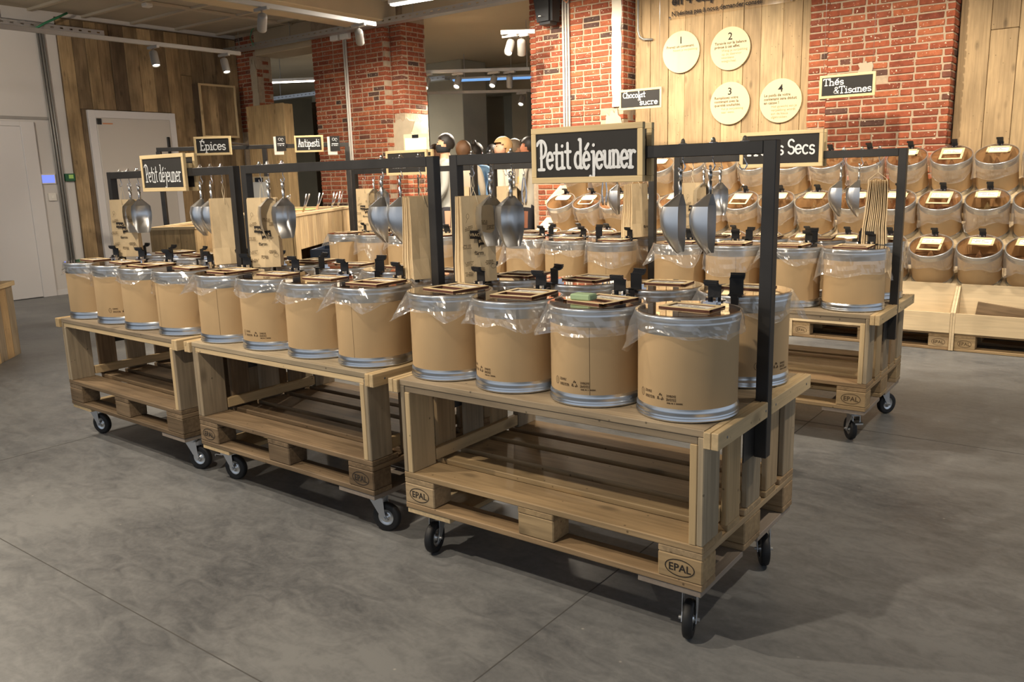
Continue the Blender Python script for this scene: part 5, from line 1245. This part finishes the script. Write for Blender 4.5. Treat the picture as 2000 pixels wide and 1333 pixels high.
for x in (-0.7, 0.7): bx('hanger', t, (x-0.005, -0.005, 0.05), (x+0.005, 0.005, 3.52-p.z), 'zinc_fork', 0)
# ---- produce stand with crates
pc = at_y(1005, 420, 7.3)
def blob_mesh(l, w, h, seed):
    rnd = random.Random(seed); bm = bmesh.new(); bmesh.ops.create_icosphere(bm, subdivisions=2, radius=1)
    for v in bm.verts:
        k = 1+0.10*math.sin(3*v.co.x+seed)+0.05*rnd.uniform(-1, 1); tp = 1-0.35*v.co.x**2
        v.co = Vector((v.co.x*l*k, v.co.y*w*k*tp, v.co.z*h*k*tp+0.15*h*math.sin(2*v.co.x+seed)))
    return from_bm(bm, 'produce', True)
spud = [M(blob_mesh(0.075, 0.03, 0.028, s), 'sweet_potato') for s in range(4)]
kw = [M(blob_mesh(0.034, 0.027, 0.027, s), 'kiwi') for s in range(3)]
PX0 = -6.5
t = thing('produce_stand', 'wooden produce stand in the room behind', 'stand', (PX0, 7.22, 0))
for k, (y, z) in enumerate(((0.0, 0.80), (0.3, 1.04), (0.6, 1.30))): bx('shelf', t, (0, y, z-0.04), (1.2, y+0.295, z), 'plank_counter'); bx('price_rail', t, (0, y-0.004, z-0.05), (1.2, y, z-0.01), ['plywood', 'price_orange', 'plywood'][k])
for x in (0.02, 1.18):
    for y in (0.02, 0.85): bx('leg', t, (x-0.02, y-0.02, 0), (x+0.02, y+0.02, 1.26 if y > 0.5 else 0.76), 'plank_counter')
for k in range(9): bx('price_tag', t, (0.05+k*0.125, -0.009+(k % 3)*0.3, [0.74, 0.98, 1.24][k % 3]), (0.13+k*0.125, -0.004+(k % 3)*0.3, [0.80, 1.04, 1.30][k % 3]), ['price_green', 'price_lime', 'chalkboard'][k % 3], 0.001)
for r, (y, z, col, kind) in enumerate(((0.005, 0.8005, 'crate_blue', 'kiwi'), (0.305, 1.0405, 'crate_yellow', 'sweet potato'), (0.605, 1.3005, 'crate_yellow', 'sweet potato'))):
    for c_ in range(2):
        x = 0.06+c_*0.55
        cr_ = thing('produce_crate', f'{"blue" if col == "crate_blue" else "yellow"} crate of {kind}, {["lower", "middle", "upper"][r]} shelf of the produce stand, {["away from", "nearest"][c_]} the bright pillar', 'crate', (PX0+x, 7.22+y, z), 0, 'crates on the produce stand')
        bx('crate_front', cr_, (0, 0, 0), (0.5, 0.012, 0.085), col); bx('crate_back', cr_, (0, 0.27, 0), (0.5, 0.282, 0.11), col); bx('crate_side', cr_, (0, 0.012, 0), (0.012, 0.27, 0.1), col); bx('crate_side', cr_, (0.488, 0.012, 0), (0.5, 0.27, 0.1), col); bx('crate_floor', cr_, (0.012, 0.012, 0), (0.488, 0.27, 0.01), col)
        nn = 12 if kind == 'sweet potato' else 20
        for i in range(nn):
            xx = random.uniform(0.09, 0.41); yy = random.uniform(0.05, 0.24); zz_ = 0.055+0.06*(i/nn)+0.08*yy
            tag(link('sweet_potato' if kind[0] == 's' else 'kiwi', random.choice(spud if kind[0] == 's' else kw), None, None, (PX0+x+xx, 7.22+y+yy, z+zz_), (random.uniform(-0.3, 0.3), random.uniform(-0.4, 0.4), random.uniform(-0.5, 0.5))),
                f'{kind} lying in a {"blue" if col == "crate_blue" else "yellow"} crate on the {["lower", "middle", "upper"][r]} shelf', kind, f'{kind} in the crates, {["lower", "middle", "upper"][r]} shelf')
t = thing('shop_shelf', 'bread and grocery shelf in the room behind the wide opening', 'shelf', (pc.x-3.0, 9.5, 0))
for z in (0.5, 0.85, 1.2, 1.5): bx('shelf_board', t, (0, 0, z), (2.6, 0.35, z+0.03), 'plywood')
for x in (0, 2.57): bx('upright', t, (x, 0.0, 0), (x+0.03, 0.35, 1.7), 'plywood')
bx('back', t, (0, 0.35, 0), (2.6, 0.37, 1.7), 'plywood')
for k in range(14): bx('price_strip', t, (0.06+k*0.18, -0.012, [0.85, 1.2][k % 2]-0.03), (0.18+k*0.18, 0, [0.85, 1.2][k % 2]+0.03), ['chalkboard', 'price_green', 'price_orange'][k % 3], 0)
for k in range(22):
    z = [0.53, 0.88, 1.23][k % 3]; x = pc.x-2.9+(k//3)*0.33
    tag(bx('bread_loaf', None, (x, 9.56, z+0.0005), (x+0.26, 9.76, z+0.1+0.03*(k % 2)), ['cardboard', 'sweet_potato', 'kraft_bag'][k % 3], 0.03), 'loaf lying on the grocery shelf of the room behind', 'loaf', 'loaves on the far grocery shelf')

# ================================================================== PEOPLE
def person(px, py_top, depth, face, skin, hair, cloth, label, hairstyle='short', mask=None, bun=False, glasses=False):
    """standing figure; px,py_top = top of the head in the photograph, depth along the viewing axis; face = yaw it looks to"""
    top = at_depth(px, py_top, depth); H = top.z; s = H/1.75
    t = thing('person', label, 'person', (top.x, top.y, 0), face, 'shoppers in the room behind')
    J = {}; verts = []; edges = []; rad = []
    def vtx(n, p, r): J[n] = len(verts); verts.append((p[0]*s, p[1]*s, p[2]*s)); rad.append((r*s, r*s))
    def e(a, b): edges.append((J[a], J[b]))
    vtx('pelvis', (0, 0, 0.95), 0.135); vtx('waist', (0, 0, 1.10), 0.125); vtx('chest', (0, 0.005, 1.30), 0.145); vtx('neckb', (0, 0.01, 1.45), 0.075); vtx('neck', (0, 0.0, 1.52), 0.055); e('pelvis', 'waist'); e('waist', 'chest'); e('chest', 'neckb'); e('neckb', 'neck')
    vtx('jaw', (0, -0.02, 1.575), 0.066); vtx('head', (0, -0.005, 1.645), 0.084); vtx('crown', (0, 0.008, 1.70), 0.066); e('neck', 'jaw'); e('jaw', 'head'); e('head', 'crown')
    vtx('nose', (0, -0.098, 1.625), 0.014); e('head', 'nose')
    for sx in (-1, 1):
        n = str(sx)
        vtx('ear'+n, (sx*0.086, 0.005, 1.63), 0.014); e('head', 'ear'+n)
        vtx('sh'+n, (sx*0.185, 0.0, 1.41), 0.062); vtx('el'+n, (sx*0.235, -0.02, 1.13), 0.045); vtx('wr'+n, (sx*0.22, -0.16, 0.96), 0.030); vtx('ha'+n, (sx*0.21, -0.23, 0.90), 0.034); e('chest', 'sh'+n); e('sh'+n, 'el'+n); e('el'+n, 'wr'+n); e('wr'+n, 'ha'+n)
        for k in range(4): vtx(f'f{n}{k}', (sx*0.21+(k-1.5)*0.017, -0.295-0.012*(k in (1, 2)), 0.865), 0.0085); e('ha'+n, f'f{n}{k}')
        vtx('th'+n, (sx*0.21-sx*0.045, -0.245, 0.885), 0.0095); e('ha'+n, 'th'+n)
        vtx('hip'+n, (sx*0.095, 0, 0.88), 0.095); vtx('kn'+n, (sx*0.10, -0.01, 0.49), 0.062); vtx('an'+n, (sx*0.10, 0.02, 0.09), 0.042); vtx('to'+n, (sx*0.115, -0.13, 0.035), 0.034); e('pelvis', 'hip'+n); e('hip'+n, 'kn'+n); e('kn'+n, 'an'+n); e('an'+n, 'to'+n)
    me = bpy.data.meshes.new('body'); me.from_pydata(verts, edges, []); me.update()
    ob = bpy.data.objects.new('tmp', me); C.objects.link(ob); m1 = ob.modifiers.new('s', 'SKIN'); sv = me.skin_vertices[0].data
    for i, r in enumerate(rad): sv[i].radius = r
    sv[J['pelvis']].use_root = True; m1.use_smooth_shade = True; ob.modifiers.new('u', 'SUBSURF').levels = 2
    dg = bpy.context.evaluated_depsgraph_get(); body = bpy.data.meshes.new_from_object(ob.evaluated_get(dg)); bpy.data.objects.remove(ob)
    body.materials.clear()
    for m_ in (skin, cloth, 'cloth_dark'): body.materials.append(MATS[m_])
    for p in body.polygons:
        p.use_smooth = True; z = p.center.z/s
        p.material_index = 0 if (z > 1.475 or (z < 0.96 and abs(p.center.x/s) > 0.165)) else (1 if z > 0.93 else 2)
    b = link('body', body, t)
    # features
    for sx in (-1, 1): link('eye', lathe([(0, -0.007), (0.007, 0), (0, 0.007)], 8), b, 'hair_dark', (sx*0.033*s, -0.082*s, 1.655*s))
    link('mouth', box_mesh(0.045, 0.008, 0.010, 0.003, 'sweet_potato'), b, None, (0, -0.083*s, 1.580*s))
    zlow = {'short': 1.585, 'long': 1.36, 'bob': 1.52, 'cropped': 1.60}[hairstyle]
    vv, ff = [], []; nn_, rings = 24, 16; gr = 0.0 if hairstyle in ('short', 'cropped') else 0.010
    for k in range(rings+1):
        th = PI*k/rings
        for i in range(nn_):
            a_ = 2*PI*i/nn_; y_ = math.sin(a_)*math.sin(th); z_ = 1.655+(0.108+gr)*math.cos(th); r_ = 1+0.03*math.sin(7*a_+5*th)
            if zlow < 1.56 and z_ < 1.62 and y_ > 0.05: z_ = zlow+(1.62-zlow)*(1-(th-PI*0.55)/(PI*0.45)) if th > PI*0.55 else z_
            sx_ = max(math.sin(th), 0.8 if (zlow < 1.56 and th > PI*0.5 and y_ > 0) else 0)
            vv.append(((0.094+gr)*math.cos(a_)*sx_*r_*s, ((0.108+gr)*math.sin(a_)*sx_*r_+0.014)*s, z_*s))
    for k in range(rings):
        for i in range(nn_):
            q = (k*nn_+i, k*nn_+(i+1) % nn_, (k+1)*nn_+(i+1) % nn_, (k+1)*nn_+i)
            cy = sum(vv[w_][1] for w_ in q)/4/s; cz = sum(vv[w_][2] for w_ in q)/4/s
            lim = 1.705 if cy < -0.045 else (1.705-(cy+0.045)/0.07*(1.705-max(zlow, 1.58)) if cy < 0.025 else min(zlow, 1.58))
            if cz > lim: ff.append(q)
    link('hair', from_data(vv, ff, 'hair', True), b, hair)
    if bun: link('hair_bun', lathe([(0, -0.05), (0.03, -0.04), (0.045, 0), (0.03, 0.04), (0, 0.05)], 14), b, hair, (0, 0.06*s, 1.76*s))
    if mask:
        mm_ = lathe([(0.03, -0.05), (0.072, -0.045), (0.086, -0.01), (0.08, 0.04), (0.06, 0.05)], 18); 
        link('face_mask', mm_, b, mask, (0, -0.022*s, 1.585*s)).scale = (0.95*s, 1.05*s, s)
    if glasses: link('glasses', box_mesh(0.17, 0.02, 0.03, 0.008, 'hair_dark'), b, None, (0, -0.07*s, 1.73*s))
    return t
person(868, 262, 10.9, YAW-1.5, 'skin', 'hair_dark', 'cloth_grey', 'dark haired person in grey shirt and black face mask', 'short', 'mask_black')
person(905, 277, 11.9, YAW+3.0, 'skin', 'hair_brown', 'cloth_cream', 'brown haired person beside the person with the black mask', 'bob')
person(930, 281, 12.9, YAW+2.6, 'skin_tan', 'hair_dark', 'cloth_blue', 'person with a dark hair bun and light blue mask', 'bob', 'mask_blue', True)
person(961, 283, 13.6, YAW+3.2, 'skin', 'hair_dark', 'cloth_dark', 'dark haired person beside the blond person', 'short')
person(980, 270, 10.6, YAW-1.2, 'skin', 'hair_blond', 'cloth_cream', 'person with long blond hair', 'long')
person(1006, 272, 12.9, YAW+2.0, 'skin', 'hair_grey', 'cloth_cream', 'person with cropped grey hair and glasses pushed up', 'cropped', None, False, True)
person(1031, 268, 10.95, YAW-1.9, 'skin_tan', 'hair_dark', 'cloth_cream', 'dark haired tanned person beside the cropped grey haired person', 'cropped')
person(850, 284, 13.8, YAW+0.4, 'skin', 'hair_brown', 'cloth_cream', 'brown haired person half hidden behind brick pier', 'long')

# ================================================================== FOREGROUND LEFT STAND
a = at_y(43, 689, 0.95)
c0 = Vector((-6.829, 0.963, 0)); c1 = Vector((-6.489, 0.653, 0)); dv = (c0-c1).normalized()
rzs = math.atan2((c1-c0).y, (c1-c0).x)
t = thing('wooden_stand', 'low plank stand with pale top at the picture edge, before white door', 'stand', (c0.x, c0.y, 0), rzs)
for k in range(5): bx('plank', t, (k*0.14+0.001, -0.022, 0), (k*0.14+0.139, 0, 0.60), 'plank_counter' if k % 2 else 'board_grey')
bx('side_board', t, (0.0, -0.6, 0), (0.022, -0.023, 0.60), 'board_grey'); bx('side_board', t, (0.678, -0.6, 0), (0.7, -0.023, 0.60), 'board_grey')
bx('top_board', t, (-0.02, -0.62, 0.60), (0.72, 0.02, 0.64), 'lath_new')
w = c0+Vector((math.cos(rzs), math.sin(rzs), 0))*0.25-Vector((-math.sin(rzs), math.cos(rzs), 0))*0.12
t = thing('weighing_stand', 'dark rounded pot standing on the low plank stand', 'pot', (w.x, w.y, 0.641))
link('pot', lathe([(0, 0), (0.05, 0), (0.06, 0.012), (0.066, 0.045), (0.06, 0.075), (0.045, 0.09), (0.03, 0.13), (0.03, 0.18), (0, 0.18)], 24), t, 'fridge_dark'); link('foot_ring', lathe([(0.05, 0.0), (0.068, 0.0), (0.07, 0.008), (0.06, 0.012)], 24), t, 'chrome')
# green scouring sponge on a drum label
d = bpy.data.objects['storage_drum.001']     # second drum from the free post
tag(bx('sponge', None, (0, 0, 0), (0.075, 0.05, 0.02), 'sponge_green', 0.004), 'small green sponge lying on a drum label', 'sponge').location = (d.location.x-0.03, d.location.y-0.03, ZT+0.3345)
